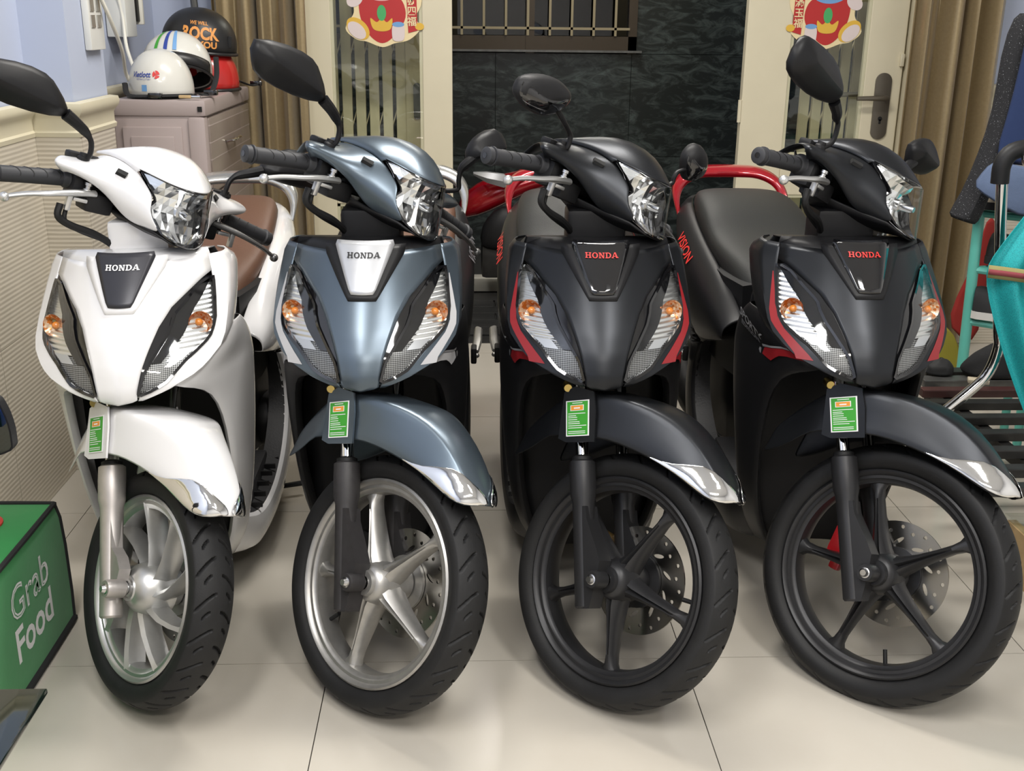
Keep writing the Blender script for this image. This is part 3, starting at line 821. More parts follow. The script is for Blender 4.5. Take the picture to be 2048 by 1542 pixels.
    for s in (-1, 1):
        up = cr([(.152, .405, .27), (.180, .50, .235), (.190, .65, .228), (.194, .80, .262), (.194, .91, .33), (.191, .945, .42), (.187, .90, .51)], 4)
        lo = cr([(.120, .425, .155), (.165, .50, .140), (.182, .65, .148), (.190, .82, .178), (.192, .965, .24), (.191, 1.03, .34), (.188, 1.03, .48)], 4)
        rows = [[(s * (p.x - .02), p.y, p.z + .004) for p in up], [(s * p.x, p.y, p.z) for p in up], [(s * (p.x + q.x + .012) / 2, (p.y + q.y) / 2, (p.z + q.z) / 2) for p, q in zip(up, lo)], [(s * p.x, p.y, p.z) for p in lo], [(s * (p.x - .03), p.y, p.z + .002) for p in lo]]
        MB().grid(rows).build('floor_skirt', c['skirt'], root, sub=1, solid=.003)
        # footwell side step in black
        MB().grid([[(s * (p.x - .012), p.y, p.z + .002) for p in up], [(s * .14, p.y + .0, p.z + .02) for p in up]]).build('step_side', 'floor_mat', root)
        # pillion foot rest
        mb = MB()
        mb.box((s * .205, 1.0, .455), (.016, .05, .045), bev=.005, mi=1)
        mb.tube([(s * .208, 1.0, .462), (s * .214, 1.06, .472), (s * .216, 1.16, .482), (s * .212, 1.18, .482)], [.012, .013, .012, .006], 8, flat=.55)
        mb.sphere((s * .214, .985, .455), .007, 8, 6, mi=0)
        mb.build('pillion_footrest', ['alloy_worn', 'black_plastic'], root)
    # under-seat front, rear body, seat
    rows = []
    for z, w, y in [(.24, .125, .78), (.36, .13, .79), (.48, .135, .755), (.58, .13, .70), (.64, .12, .66)]:
        rows.append([(t * w, y + .22 * abs(t) ** 3, z) for t in np.linspace(-1, 1, 9)])
    MB().grid(rows).build('underseat_cover', 'black_plastic', root, solid=.004, smooth=50)
    for s in (-1, 1):
        #       y   top z  w_top  mid z  w_mid  bot z w_bot
        st = [(.63, .640, .150, .615, .187, .592, .187), (.70, .675, .158, .635, .198, .570, .194), (.80, .705, .164, .645, .205, .540, .196), (.92, .728, .166, .658, .209, .510, .196), (1.06, .752, .165, .688, .210, .545, .193),
              (1.2, .778, .163, .718, .206, .60, .185), (1.35, .80, .156, .750, .192, .66, .165), (1.48, .815, .140, .780, .165, .715, .135), (1.56, .815, .10, .79, .110, .76, .09)]
        rows = []
        for y, tz, tw, mz, mw, bz, bw in st:
            rows.append([(s * (tw - .02), y, tz + .002), (s * tw, y, tz), (s * lerp(tw, mw, .7), y, lerp(tz, mz, .45)), (s * mw, y, mz), (s * lerp(mw, bw, .4), y, lerp(mz, bz, .55)), (s * bw, y, bz), (s * (bw - .03), y + .005, bz + .003)])
        rb = MB().grid(rows).build('rear_body_panel', c['rear'], root, sub=1, solid=.003)
        def fnv(u, v, s=s):
            y = 1.13 - u if s < 0 else 1.13 + u
            yy = [r[0] for r in st]
            tz, tw, mz, mw = [interp(y, yy, [r[k] for r in st]) for k in (1, 2, 3, 4)]
            t_ = .16 + v / .075
            return (s * (lerp(mw, tw, t_) + .0055), y, lerp(mz, tz, t_) + .0045)
        lettering('model_lettering', 'VISION', .040, fnv, c['vision'], rb, bold=.0006, sx=1.5, shear=.2)
    st = [(.615, .075, .600, .66), (.64, .105, .605, .705), (.70, .132, .625, .748), (.80, .148, .66, .772), (.92, .160, .70, .782), (1.02, .164, .72, .795), (1.09, .165, .735, .825), (1.18, .165, .75, .852), (1.30, .158, .775, .868), (1.40, .138, .80, .862), (1.445, .10, .81, .84)]
    rows = []
    for y, w, zb, zt in st:
        h = zt - zb
        rows.append([(w * .93 * math.copysign(abs(math.cos(a)) ** .55, math.cos(a)), y, zb + h * (.5 + .5 * math.copysign(abs(math.sin(a)) ** .6, math.sin(a)))) for a in np.linspace(-PI / 2, 1.5 * PI, 25)[:-1]])
    mb = MB(); mb.grid(rows, closed_u=True); mb.poly(rows[0][::-1]); mb.poly(rows[-1])
    mb.build('seat', c['seat'], root, sub=1)
    rows = [[(x * k, y, z) for x, z in ((-.15, .48), (-.15, .60), (-.155, .72), (0, .74), (.155, .72), (.15, .60), (.15, .48))] for y, k in ((.68, .85), (.80, 1.0), (1.1, 1.03), (1.35, .95), (1.52, .6))]
    mb = MB().grid(rows); mb.poly(rows[0]); mb.poly(rows[-1][::-1]); mb.build('under_seat_box', 'black_plastic', root)
    # grab rail and tail
    hp = [(-.168, 1.40, .752), (-.178, 1.43, .80), (-.176, 1.46, .838), (-.150, 1.485, .872), (-.10, 1.50, .893), (-.04, 1.51, .897), (.04, 1.51, .897), (.10, 1.50, .893), (.150, 1.485, .872), (.176, 1.46, .838), (.178, 1.43, .80), (.168, 1.40, .752)]
    pp = cr(hp, 4)
    rows = []
    for i, p in enumerate(pp):
        e = min(1, 6 * min(i, len(pp) - 1 - i) / (len(pp) - 1))
        N_ = Vector((p.x * .9, 0, p.z - .70)).normalized()
        B_ = Vector((0, 1, .18)).normalized()
        w, h = .012 + .062 * e, .012 + .020 * e
        rows.append([p, p + B_ * w * .5 + N_ * .006 * e, p + B_ * w, p + B_ * w - N_ * h * .8, p - N_ * h])
    mb = MB(); mb.grid(rows, closed_u=True); mb.poly(rows[0][::-1]); mb.poly(rows[-1])
    mb.build('grab_rail', c['rail'], root, sub=1)
    MB().box((0, 1.57, .74), (.17, .06, .10), bev=.02).build('tail_lamp', 'red_paint', root)
    # running gear behind
    mb = MB(); mb.lathe([(.178, -.03), (.20, -.045), (.245, -.044), (.26, -.02), (.262, 0), (.26, .02), (.245, .044), (.20, .045), (.178, .03)], 48, 'x', (0, 1.265, .265), closed=True)
    rw = mb.build('rear_tyre', 'rubber', root)
    mb = MB(); mb.lathe([(.16, -.03), (.18, -.032), (.182, .032), (.16, .03)], 40, 'x', (0, 1.265, .265), closed=True); mb.lathe([(.0, -.05), (.05, -.05), (.05, .05), (.0, .05)], 20, 'x', (0, 1.265, .265))
    for k in range(5):
        a = k * 2 * PI / 5
        mb.tube([(0, 1.265 + .04 * math.cos(a), .265 + .04 * math.sin(a)), (0, 1.265 + .165 * math.cos(a), .265 + .165 * math.sin(a))], .014, 6)
    mb.build('rear_rim', c['rim'], root)
    mb = MB(); mb.box((.085, 1.12, .29), (.06, .42, .13), bev=.03); mb.box((0, .92, .30), (.16, .20, .16), bev=.03); mb.lathe([(.0, -.02), (.075, -.02), (.08, 0), (.075, .02), (0, .02)], 24, 'x', (.12, .98, .30))
    mb.build('engine_case', 'alloy_black', root)
    mb = MB(); mb.tube([(-.10, .92, .20), (-.125, 1.05, .20), (-.14, 1.15, .26), (-.145, 1.48, .34)], [.018, .018, .045, .05], 14)
    mb.build('muffler', 'black_plastic', root)
    for s in (-1, 1):
        mb = MB(); a, b = Vector((s * .11, 1.30, .33)), Vector((s * .12, 1.20, .62))
        mb.tube([a, b], .010, 8)
        for k in range(9): mb.lathe([(.018, -.005), (.022, 0), (.018, .005)], 12, 'z', a.lerp(b, .15 + k * .08))
        mb.build('rear_shock', 'black_plastic', root)
    mb = MB(); mb.tube([(-.11, .88, .02), (-.10, .92, .17), (.10, .92, .17), (.11, .88, .02)], .012, 8)
    for s in (-1, 1): mb.box((s * .12, .88, .012), (.05, .05, .016), bev=.004)
    mb.tube([(.10, .92, .17), (.15, .95, .10), (.21, .97, .10)], .008, 8)
    mb.build('centre_stand', 'black_plastic', root)

    # ---------------- steered assembly
    k_ = c.get('wheel', 1.0)
    Rt, rr, zc = c['tyre_r'], .2055 * k_, c.get('zc', .287)
    W0 = zc - .287
    W = S @ Matrix.Translation((0, 0, zc))
    V, F = tyre_mesh(Rt, rr - .004, .043)
    me = bpy.data.meshes.new('front_tyre'); me.from_pydata([tuple(W @ Vector(p)) for p in V.tolist()], [], F.tolist()); me.materials.append(M[c['tyre']])
    me.shade_smooth(); me.set_sharp_from_angle(angle=R(38))
    fw_mb = MB()
    fw_mb.lathe([(rr, -.034), (rr - .004, -.037), (rr - .009, -.034), (rr - .012, -.029), (rr - .018, -.0285), (rr - .021, -.024), (rr - .027, -.022), (rr - .030, -.010), (rr - .0305, 0), (rr - .030, .010), (rr - .027, .022), (rr - .012, .029), (rr - .004, .037), (rr, .034)], 96, 'x', (0, 0, 0), closed=True)
    fw_mb.lathe([(.0135, -.058), (.024, -.058), (.027, -.050), (.033, -.047), (.038, -.038), (.044, -.020), (.044, .018), (.036, .045), (.0135, .045)], 40, 'x')
    ph = R(c['phase'] + 27)
    if c['spokes'] == 5:
        for k in range(5):
            a = ph + k * 2 * PI / 5
            rows = []
            for r, hwid, xf_, xb_ in [(.030, .027, -.036, .020), (.050, .0195, -.036, .018), (.080, .0140, -.031, .015), (.115, .0108, -.026, .013), (.148, .0098, -.022, .011), (.166, .0125, -.020, .011), (.182, .024, -.019, .011)]:
                r *= k_ if r > .05 else 1
                d = Vector((0, -math.cos(a), math.sin(a))); t = Vector((0, math.sin(a), math.cos(a)))
                rows.append([d * r + t * hwid + Vector((.0, 0, 0)), d * r + t * hwid * .75 + Vector((xf_ * .75, 0, 0)), d * r + t * hwid * .28 + Vector((xf_, 0, 0)), d * r + t * hwid * .0 + Vector((xf_ * (.72 if r < .13 else 1.0), 0, 0)), d * r - t * hwid * .28 + Vector((xf_, 0, 0)), d * r - t * hwid * .75 + Vector((xf_ * .75, 0, 0)), d * r - t * hwid, d * r - t * hwid * .6 + Vector((xb_, 0, 0)), d * r + t * hwid * .6 + Vector((xb_, 0, 0))])
            fw_mb.grid(rows, closed_u=True)
    else:
        for k in range(9):
            a0 = ph + k * 2 * PI / 9
            rows = []
            for r, da, hwid, tw in [(.034, 0, .013, 0), (.055, .10, .0115, .1), (.09, .30, .0095, .25), (.13, .46, .0088, .35), (.152, .53, .0095, .4), (.166, .57, .014, .4)]:
                a = a0 + da
                d = Vector((0, -math.cos(a), math.sin(a))); t = Vector((0, math.sin(a), math.cos(a)))
                rows.append([d * r + t * hwid + Vector((.010, 0, 0)), d * r + t * hwid * .5 + Vector((-.024, 0, 0)), d * r - t * hwid * .3 + Vector((-.030, 0, 0)), d * r - t * hwid + Vector((-.006, 0, 0)), d * r - t * hwid * .6 + Vector((.016, 0, 0))])
            fw_mb.grid(rows, closed_u=True)
    if c['spokes'] != 5: fw_mb.lathe([(.012, -.060), (.032, -.052), (.046, -.036), (.054, -.012), (.054, .02), (.012, .03)], 40, 'x')
    wheel = fw_mb.build('front_wheel', c['rim'], root, xf=W, smooth=40)
    ty = bpy.data.objects.new('front_tyre', me); COL.objects.link(ty); ty.parent = wheel
    a = ph + R(c.get('valve', 200))
    d = Vector((0, -math.cos(a), math.sin(a)))
    MB().tube([d * (rr - .030), d * (rr - .058)], .0045, 8).build('valve', 'rubber', wheel, xf=W)
    # brake disc with drilled holes and slots
    if not c.get('no_disc'):
        bm = bmesh.new()
        def loop(pts):
            vs = [bm.verts.new((.058, p[0], p[1])) for p in pts]
            for i in range(len(vs)): bm.edges.new((vs[i], vs[(i + 1) % len(vs)]))
        ro, ri = .110, .052
        loop([(ro * math.cos(t), ro * math.sin(t)) for t in np.linspace(0, 2 * PI, 61)[:-1]])
        loop([(ri * math.cos(t), ri * math.sin(t)) for t in np.linspace(0, 2 * PI, 37)[:-1]])
        for k in range(24):
            t = 2 * PI * k / 24; r = .099 if k % 2 else .090
            loop([(r * math.cos(t) + .0042 * math.cos(q), r * math.sin(t) + .0042 * math.sin(q)) for q in np.linspace(0, 2 * PI, 9)[:-1]])
        for k in range(10):
            t = 2 * PI * k / 10
            lp2 = []
            for q in np.linspace(0, 2 * PI, 13)[:-1]:
                u, v = .013 * math.cos(q), .0042 * math.sin(q)
                g = t + .9
                lp2.append((.069 * math.cos(t) + u * math.cos(g) - v * math.sin(g), .069 * math.sin(t) + u * math.sin(g) + v * math.cos(g)))
            loop(lp2)
        bmesh.ops.triangle_fill(bm, use_beauty=True, use_dissolve=False, edges=bm.edges[:])
        dm = bpy.data.meshes.new('brake_disc'); bm.transform(W); bm.to_mesh(dm); bm.free()
        dm.materials.append(M['disc_steel'])
        do = bpy.data.objects.new('brake_disc', dm); COL.objects.link(do); do.parent = wheel
        sm = do.modifiers.new('thickness', 'SOLIDIFY'); sm.thickness = .004
        MB().lathe([(.0135, .045), (.056, .050), (.056, .057), (.03, .062), (.0135, .062)], 30, 'x').build('disc_carrier', c['rim'], wheel, xf=W)
        MB().box((.060, .122, .012), (.056, .050, .072), bev=.010).box((.050, .118, -.038), (.022, .024, .030), bev=.006).build('brake_caliper', c['caliper'], root, xf=W)
    # axle
    MB().lathe([(0, -.112), (.006, -.112), (.0085, -.105), (.0125, -.103), (.0125, -.096), (.0115, -.094), (.0115, .094), (.0125, .098), (0, .10)], 18, 'x').build('axle', 'steel', root, xf=W)
    # fork legs
    T0, T1 = Vector((0, .153 + W0 * .5, .475 + W0)), Vector((0, .006, .22 + W0))
    ax = (T0 - T1).normalized(); L = (T0 - T1).length
    Mf = ax.to_track_quat('Z', 'Y').to_matrix()
    for s in (-1, 1):
        base = Vector((s * .070, T1.y, T1.z))
        mb = MB()
        mb.lathe([(0, 0), (.019, 0), (.022, .004), (.022, .06), (.022, .17), (.0225, L - .085), (.0262, L - .07), (.0268, L - .03), (.0262, L - .004), (.020, L), (.014, L)], 26, 'z', base, M=Mf)
        # axle boss plate reaching forward to the axle
        q = [(-.006, .0), (.021, .0), (.029, .022), (.044, .070), (.050, .092), (.043, .116), (.021, .175), (.0195, .20), (-.006, .20)] if not c.get('plain_fork') else [(-.01, .055), (.044, .07), (.054, .092), (.044, .115), (.022, .135), (.018, .20), (-.01, .20)]
        fwd = Vector((0, -math.cos(RAKE), math.sin(RAKE)))
        pts = [base + ax * v + fwd * u for u, v in q]
        hw_ = .0195 if not c.get('plain_fork') else .012
        mb.extrude([p + Vector((-hw_, 0, 0)) for p in pts], (2 * hw_, 0, 0))
        mb.lathe([(0, -.020), (.016, -.020), (.018, -.014), (.018, .016), (.014, .020), (0, .02)], 20, 'x', (s * .084, 0, zc))
        fl = mb.build('fork_leg', c['fork'], root, xf=S, smooth=30)
        MB().tube([base + ax * (L - .01), base + ax * (L + .22)], .0132, 16).build('fork_tube', 'chrome', fl, xf=S)
        MB().lathe([(.0135, L - .002), (.021, L - .002), (.021, L + .006), (.0135, L + .010)], 20, 'z', base, M=Mf).build('dust_seal', 'rubber', fl, xf=S)
    MB().box((0, .29, .66), (.19, .05, .035), bev=.012).build('fork_crown', 'black_plastic', root, xf=S)
    # fender
    fr = fender_rows()
    half = [r for r in fr]
    full = [[(-p[0], p[1], p[2]) for p in r[:0:-1]] + list(r) for r in half]
    fen = MB().grid(full).build('front_fender', P, root, sub=1, solid=.003, xf=S)
    # side pad that carries the green sticker
    lab = {'TL': (.212, .574), 'TR': (.160, .600), 'BL': (.178, .511), 'BR': (.127, .536)}
    LX = -.1165
    pad = [(.226, .588), (.205, .610), (.158, .618), (.136, .585), (.110, .530), (.175, .500), (.196, .499)]
    MB().extrude([(LX + .0008, y, z) for y, z in pad], (.004, 0, 0)).build('fender_side_pad', P, fen, xf=S)
    # bright tip
    tip = []
    for r in fr[:6]:
        y = r[0][1]
        s0 = interp(y, [-.172, -.160, -.135, -.10, -.06, -.04], [0, .0, .28, .66, .92, .99])
        pr = np.array(r); tt = np.linspace(0, 1, len(pr))
        tip.append([tuple(np.interp(u, tt, pr[:, k]) for k in range(3)) for u in np.linspace(s0, 1, 6)])
    mb = MB()
    for s in (-1, 1):
        mb.grid([[(s * (p[0] + .0035), p[1] - .004, p[2] + .003) for p in r] for r in tip])
    mb.build('fender_tip', 'chrome', fen, sub=1, solid=.002, xf=S)
    # energy label
    def lb(u, v, o=0):
        TL, TR, BL, BR = lab['TL'], lab['TR'], lab['BL'], lab['BR']
        y = lerp(lerp(TL[0], TR[0], u), lerp(BL[0], BR[0], u), v); z = lerp(lerp(TL[1], TR[1], u), lerp(BL[1], BR[1], u), v)
        return (LX - o, y, z)
    def quad(mb, u0, v0, u1, v1, o): mb.poly([lb(u0, v0, o), lb(u1, v0, o), lb(u1, v1, o), lb(u0, v1, o)])
    mb = MB(); mb.extrude([lb(0, 0), lb(1, 0), lb(1, 1), lb(0, 1)], (-.0008, 0, 0))
    el = mb.build('energy_label', 'white_print', root, xf=S, label='green and white energy sticker')
    mb = MB(); quad(mb, .05, .03, .95, .97, .0012); mb.build('label_field', 'label_green', el, xf=S, smooth=0)
    mb = MB(); quad(mb, .20, .13, .78, .29, .0015); mb.build('label_frame', 'white_print', el, xf=S, smooth=0)
    mb = MB(); quad(mb, .23, .145, .75, .275, .0018); mb.build('label_badge', 'label_orange', el, xf=S, smooth=0)
    mb = MB()
    for v, u1 in [(.075, .0), (.36, .85), (.42, .45), (.47, .5), (.53, .5), (.59, .6), (.64, .62), (.70, .9), (.76, .7), (.86, .85), (.91, .85)]:
        if u1: quad(mb, .1, v, u1, v + .018, .0015)
    quad(mb, .28, .065, .72, .085, .0015)
    quad(mb, .36, .20, .62, .235, .0021)
    mb.build('label_text', 'white_print', el, xf=S, smooth=0, weld=False)
    # ---------------- headlight
    LS = lambda x, z: .240 + .3 * (z - .95) + 12 * x * x
    HL = [(0, 1.049), (.022, 1.050), (.044, 1.052), (.064, 1.056), (.081, 1.059), (.071, 1.040), (.060, 1.020), (.0585, 1.012), (.0645, 1.000), (.062, .985), (.056, .971), (.046, .957), (.034, .950), (.018, .945), (0, .943)]
    out = HL + [(-x, z) for x, z in HL[-2:0:-1]]
    zs = np.linspace(.9435, 1.058, 24)
    hi = HL[4:]
    zo = [z for x, z in hi][::-1]; xo = [x for x, z in hi][::-1]
    hx = lambda z: interp(z, zo, xo)
    def hrow(z, off, n=14):
        if z <= 1.049: return [(hx(z) * t, LS(hx(z) * t, z) + off, z) for t in np.linspace(-1, 1, n + 1)]
    rows = [hrow(z, 0) for z in zs if z <= 1.049]
    mb = MB(); mb.grid(rows)
    for s in (-1, 1):   # horns above
        zz = np.linspace(1.0465, 1.0585, 5)
        mb.grid([[(s * x, LS(x, z), z) for x in np.linspace(interp(z, [1.0465, 1.0585], [.005, .0775]), hx(z), 5)] for z in zz])
    hl = MB()
    # housing behind the lens
    n = len(out)
    ringA = [(x, LS(x, z) + .001, z) for x, z in out]
    ringB = [(x * 1.05, LS(x, z) + .0035, 1.0 + (z - 1.0) * 1.05) for x, z in out]
    ringC = [(x * .95, LS(x, z) + .022, 1.0 + (z - 1.0) * .95) for x, z in out]
    hl.grid([ringC, ringA, ringB], closed_u=True)
    head = hl.build('headlight', 'gloss_black', root, xf=S)
    mb.build('lens', 'lens_glass', head, xf=S, smooth=60)
    # faceted reflector bowl
    rf = MB()
    rows = []
    rnd = random.Random(11)
    for i, z in enumerate(np.linspace(.945, 1.056, 8)):
        row = []
        for j, t in enumerate(np.linspace(-1, 1, 11)):
            x = hx(z) * t * .99
            d = max(0, 1 - (x / .072) ** 2 - ((z - .998) / .060) ** 2)
            row.append((x, LS(x, z) + .010 + .042 * d ** .7 + rnd.uniform(0, .0028) + .0022 * (j % 2), z))
        rows.append(row)
    rf.grid(rows)
    rf.build('reflector', 'lamp_chrome', head, xf=S, smooth=0)
    MB().lathe([(.0, -.018), (.006, -.018), (.0085, -.012), (.0085, .012), (.013, .014), (.013, .03)], 16, 'y', (0, .285, 1.0)).build('bulb', 'steel', head, xf=S)
    # ---------------- handlebar cowl: visor and wings
    vis = MB()
    rows = []
    prof = [(.277, 1.0535), (.281, 1.0565), (.302, 1.0735), (.345, 1.103), (.40, 1.115), (.437, 1.109), (.475, 1.093), (.525, 1.070)]
    ybk = [p[0] for p in prof]
    for k, (y, z) in enumerate(prof):
        xe = [.083, .086, .090, .094, .098, .102, .104, .104][k]
        # crease at the side: front rows sweep back like the lens
        ye = [.360, .364, .378, .405, .435, .468, .497, .53][k]
        ze = [1.060, 1.0625, 1.067, 1.071, 1.072, 1.071, 1.067, 1.060][k]
        row = []
        for t in np.linspace(-1, 1, 15):
            a = abs(t)
            row.append((xe * t, lerp(y, ye, a ** 2.2), lerp(z, ze, a ** 2.4)))
        row = [(-xe - .0005, ye + .003, ze - .009)] + row + [(xe + .0005, ye + .003, ze - .009)]
        rows.append(row)
    vis.grid(rows)
    vis.build('visor', P, root, sub=1, solid=.003, xf=S)
    colA = [(.100, .538, 1.042), (.101, .500, 1.060), (.097, .448, 1.066), (.089, .396, 1.063), (.082, .362, 1.057), (.073, .335, 1.039), (.0615, .309, 1.020), (.0665, .303, 1.002), (.0655, .296, .986), (.059, .283, .970), (.046, .266, .953)]
    colB = [(.118, .534, 1.028), (.121, .497, 1.048), (.122, .450, 1.055), (.119, .412, 1.050), (.112, .384, 1.041), (.103, .362, 1.029), (.096, .346, 1.016), (.093, .336, 1.003), (.090, .330, .986), (.084, .334, .970), (.066, .335, .950)]
    colB2 = [(.128, .530, 1.023), (.133, .495, 1.043), (.137, .453, 1.050), (.137, .419, 1.046), (.132, .396, 1.037), (.124, .379, 1.026), (.117, .368, 1.015), (.112, .362, 1.004), (.108, .359, .992), (.102, .360, .976), (.090, .362, .956)]
    colC = [(.140, .526, 1.018), (.147, .492, 1.038), (.155, .456, 1.046), (.159, .426, 1.042), (.157, .408, 1.034), (.153, .399, 1.027), (.150, .395, 1.021), (.147, .393, 1.016), (.143, .393, 1.011), (.138, .394, 1.006), (.132, .396, 1.001)]
    colD = [(.160, .517, 1.008), (.173, .489, 1.029), (.187, .462, 1.041), (.201, .440, 1.041), (.210, .428, 1.036), (.213, .422, 1.031), (.211, .419, 1.027), (.207, .418, 1.023), (.202, .418, 1.020), (.196, .419, 1.016), (.189, .421, 1.013)]
    colE = [(p[0] + .009, p[1] + .006, p[2] - .003) for p in colD]
    colF = [(p[0] - .004, p[1] + .014, p[2] - .004) for p in colE]
    for s in (-1, 1):
        wg = MB().grid([[(s * p[0], p[1], p[2]) for p in col] for col in (colA, colB, colB2, colC, colD, colE, colF)]).build('cowl_wing', P, root, sub=2, solid=.003, xf=S)
        # vent slit and mirror slot
        MB().extrude([(s * .112, .392, 1.0435), (s * .098, .372, 1.041), (s * .104, .366, 1.034), (s * .118, .384, 1.037)], (0, -.004, .006)).build('vent_slit', 'dark_void', wg, xf=S)
        MB().box((s * .150, .465, 1.044), (.075, .030, .016), bev=.006).build('mirror_slot', 'black_plastic', wg, xf=S)
    # lower cowl, dark
    rows = []
    for y, w, z, wz in [(.255, .030, .9425, .002), (.285, .055, .944, .010), (.34, .070, .938, .018), (.42, .095, .932, .03), (.49, .11, .94, .05), (.53, .10, .98, .06)]:
        rows.append([(w * t, y, z + wz * abs(t) ** 2) for t in np.linspace(-1, 1, 9)])
    MB().grid(rows).build('lower_cowl', 'black_plastic', root, solid=.004, xf=S, smooth=50)
    MB().box((0, .47, 1.0), (.19, .10, .07), bev=.02).build('instrument_pod', 'black_plastic', root, xf=S)
    # bar, grips, levers
    GE = Vector((.325, .470, .968)); GI = Vector((.168, .462, .997))
    MB().tube([(-.16, .462, .997), (-.05, .46, 1.0), (.05, .46, 1.0), (.16, .462, .997)], .012, 10).build('handlebar', 'black_plastic', root, xf=S)
    for s in (-1, 1):
        a = Vector((s * GI.x, GI.y, GI.z)); b = Vector((s * GE.x, GE.y, GE.z))
        g = MB()
        prof = [(0, .0235), (.04, .0235), (.06, .0205), (.10, .0195), (.12, .0165), (.55, .0160), (.86, .0165), (.88, .0195), (.90, .0195), (.905, .0155), (.92, .0175), (.985, .0170), (1, .0125)]
        g.tube([a.lerp(b, t) for t, r in prof], [r for t, r in prof], 22)
        gr = g.build('grip', 'grip_rubber', root, xf=S, smooth=40)
        d = (b - a).normalized()
        mb = MB()
        for k in range(4):
            t0 = .22 + k * .16
            up = Vector((0, -.35, 1)).normalized(); sd = d.cross(up)
            pts = []
            for q in np.linspace(-1.2, 1.6, 9):
                pts.append(a.lerp(b, t0 + .055 * math.sin(q * 1.6)) + (up * math.cos(q) - sd * math.sin(q) * s) * .0163)
            mb.tube(pts, .0012, 5)
        mb.build('grip_rib', 'rubber', gr, xf=S)
        MB().tube([b, b + d * .001], .006, 12).build('bar_end', 'gloss_black', gr, xf=S)
        # clamp, master / lever
        mb = MB()
        mb.box((s * .150, .452, .985), (.05, .05, .055), bev=.01)
        mb.box((s * .122, .430, .965), (.06, .05, .04), bev=.008)
        mb.build('lever_bracket', 'black_plastic', root, xf=S)
        lv = MB()
        lev = cr([(s * .135, .410, .984), (s * .165, .404, .980), (s * .200, .395, .974), (s * .232, .392, .966), (s * .27, .398, .955), (s * .300, .402, .943), (s * .306, .402, .940)], 4)
        n = len(lev)
        lv.tube(lev, [interp(i / (n - 1), [0, .2, .45, .9, 1], [.0095, .0095, .0075, .0058, .0058]) for i in range(n)], 12, flat=.75)
        lv.sphere((s * .308, .402, .939), .0098, 16, 10)
        lvo = lv.build('brake_lever', 'lever_alloy' if s < 0 else 'lever_dark', root, xf=S)
        MB().box((s * .187, .402, .957), (.011, .012, .034), bev=.003).box((s * .165, .405, .966), (.030, .014, .008), bev=.003).build('lever_cam', 'lever_alloy', lvo, xf=S)
        MB().lathe([(0, .984), (.010, .984), (.010, .990), (.006, .990), (.006, .996), (.0085, .997), (.0085, 1.003), (0, 1.003)], 12, 'z', (s * .150, .414, 0)).build('pivot_bolt', 'steel', lvo, xf=S)
        if s < 0:
            MB().tube(cr([(s * .20, .405, .950), (s * .20, .40, .925), (s * .17, .40, .912), (s * .12, .40, .905), (s * .07, .41, .888), (s * .05, .43, .87)], 5), .0075, 8).tube(cr([(s * .185, .41, .945), (s * .182, .405, .918), (s * .15, .405, .905), (s * .09, .41, .895)], 5), .005, 8).build('brake_hose', 'rubber', root, xf=S)
        # mirrors
        outl, stem = MIR[c['mirror'] if s < 0 else c.get('left_mirror', c['mirror'])]
        bx0 = Vector((s * .163, .440, 1.036))
        yM = .430
        mr = MB()
        ol = cr([(s * -x, yM, z) for x, z in outl], 3 if c['mirror'] == 'round' else 2, closed=True)
        cx = sum(p.x for p in ol) / len(ol); cz = sum(p.z for p in ol) / len(ol)
        cc = Vector((cx, yM, cz))
        ends = (min(ol, key=lambda p: s * p.x), max(ol, key=lambda p: s * p.x))
        ra, rb_ = cc.lerp(ends[0], .60), cc.lerp(ends[1], .55)
        def ridge(p):
            d_ = rb_ - ra; t_ = max(0, min(1, (p - ra).dot(d_) / d_.dot(d_))); return ra + d_ * t_
        def ringr(k, dy): return [ridge(p).lerp(p, k) + Vector((0, dy, 0)) for p in ol]
        def ringm(k, dy): return [cc + (p - cc) * k + Vector((0, dy, 0)) for p in ol]
        rg = [ringm(.93, .012), ringm(1.0, .004), ringm(.985, -.006)] + ([ringm(.80, -.018), ringm(.45, -.026), ringm(.12, -.029)] if c['mirror'] == 'round' else [ringr(.78, -.013), ringr(.35, -.026), ringr(.04, -.032)])
        mr.grid(rg, closed_u=True); mr.poly(rg[-1]); mr.poly(rg[0][::-1])
        mo = mr.build('mirror', 'black_plastic' if c['mirror'] == 'round' else 'matte_black', root, xf=S, smooth=50)
        mg = MB(); mg.poly([p + Vector((0, .0125, 0)) for p in ringm(.88, 0)]); mg.build('mirror_glass', 'chrome', mo, xf=S, smooth=0)
        if c['mirror'] == 'round':
            # raised lower shell
            ml = MB(); low = [p for p in ringm(.93, -.010)]
            zc_ = cc.z + .012
            pts = [Vector((p.x, p.y, min(p.z, zc_ + (p.x - cc.x) * .1))) for p in low]
            c2_ = Vector((cc.x, yM - .034, cc.z - .012))
            ml.grid([pts, [c2_ + (p - c2_) * .75 + Vector((0, -.006, 0)) for p in pts], [c2_ + (p - c2_) * .1 for p in pts]], closed_u=True)
            ml.build('mirror_shell', 'gloss_black', mo, xf=S, smooth=50)
        st_ = [Vector((s * -x, yM - .006 * (i < 2), z)) for i, (x, z) in enumerate(stem)]
        st_.append(Vector((bx0.x, bx0.y, bx0.z + .004)))
        sp = cr(st_, 4); n = len(sp)
        r0 = .0125 if c['mirror'] != 'round' else .006
        MB().tube(sp, [interp(i / (n - 1), [0, .35, .5, 1], [r0, r0 * .8, .0058, .0052]) for i in range(n)], 10).build('mirror_stem', 'matte_black', mo, xf=S)
        MB().lathe([(0, 0), (.0125, 0), (.0125, .022), (.009, .026), (.009, .032), (0, .033)], 14, 'z', bx0 + Vector((0, 0, -.012))).build('mirror_boot', 'black_plastic', mo, xf=S)
    return root

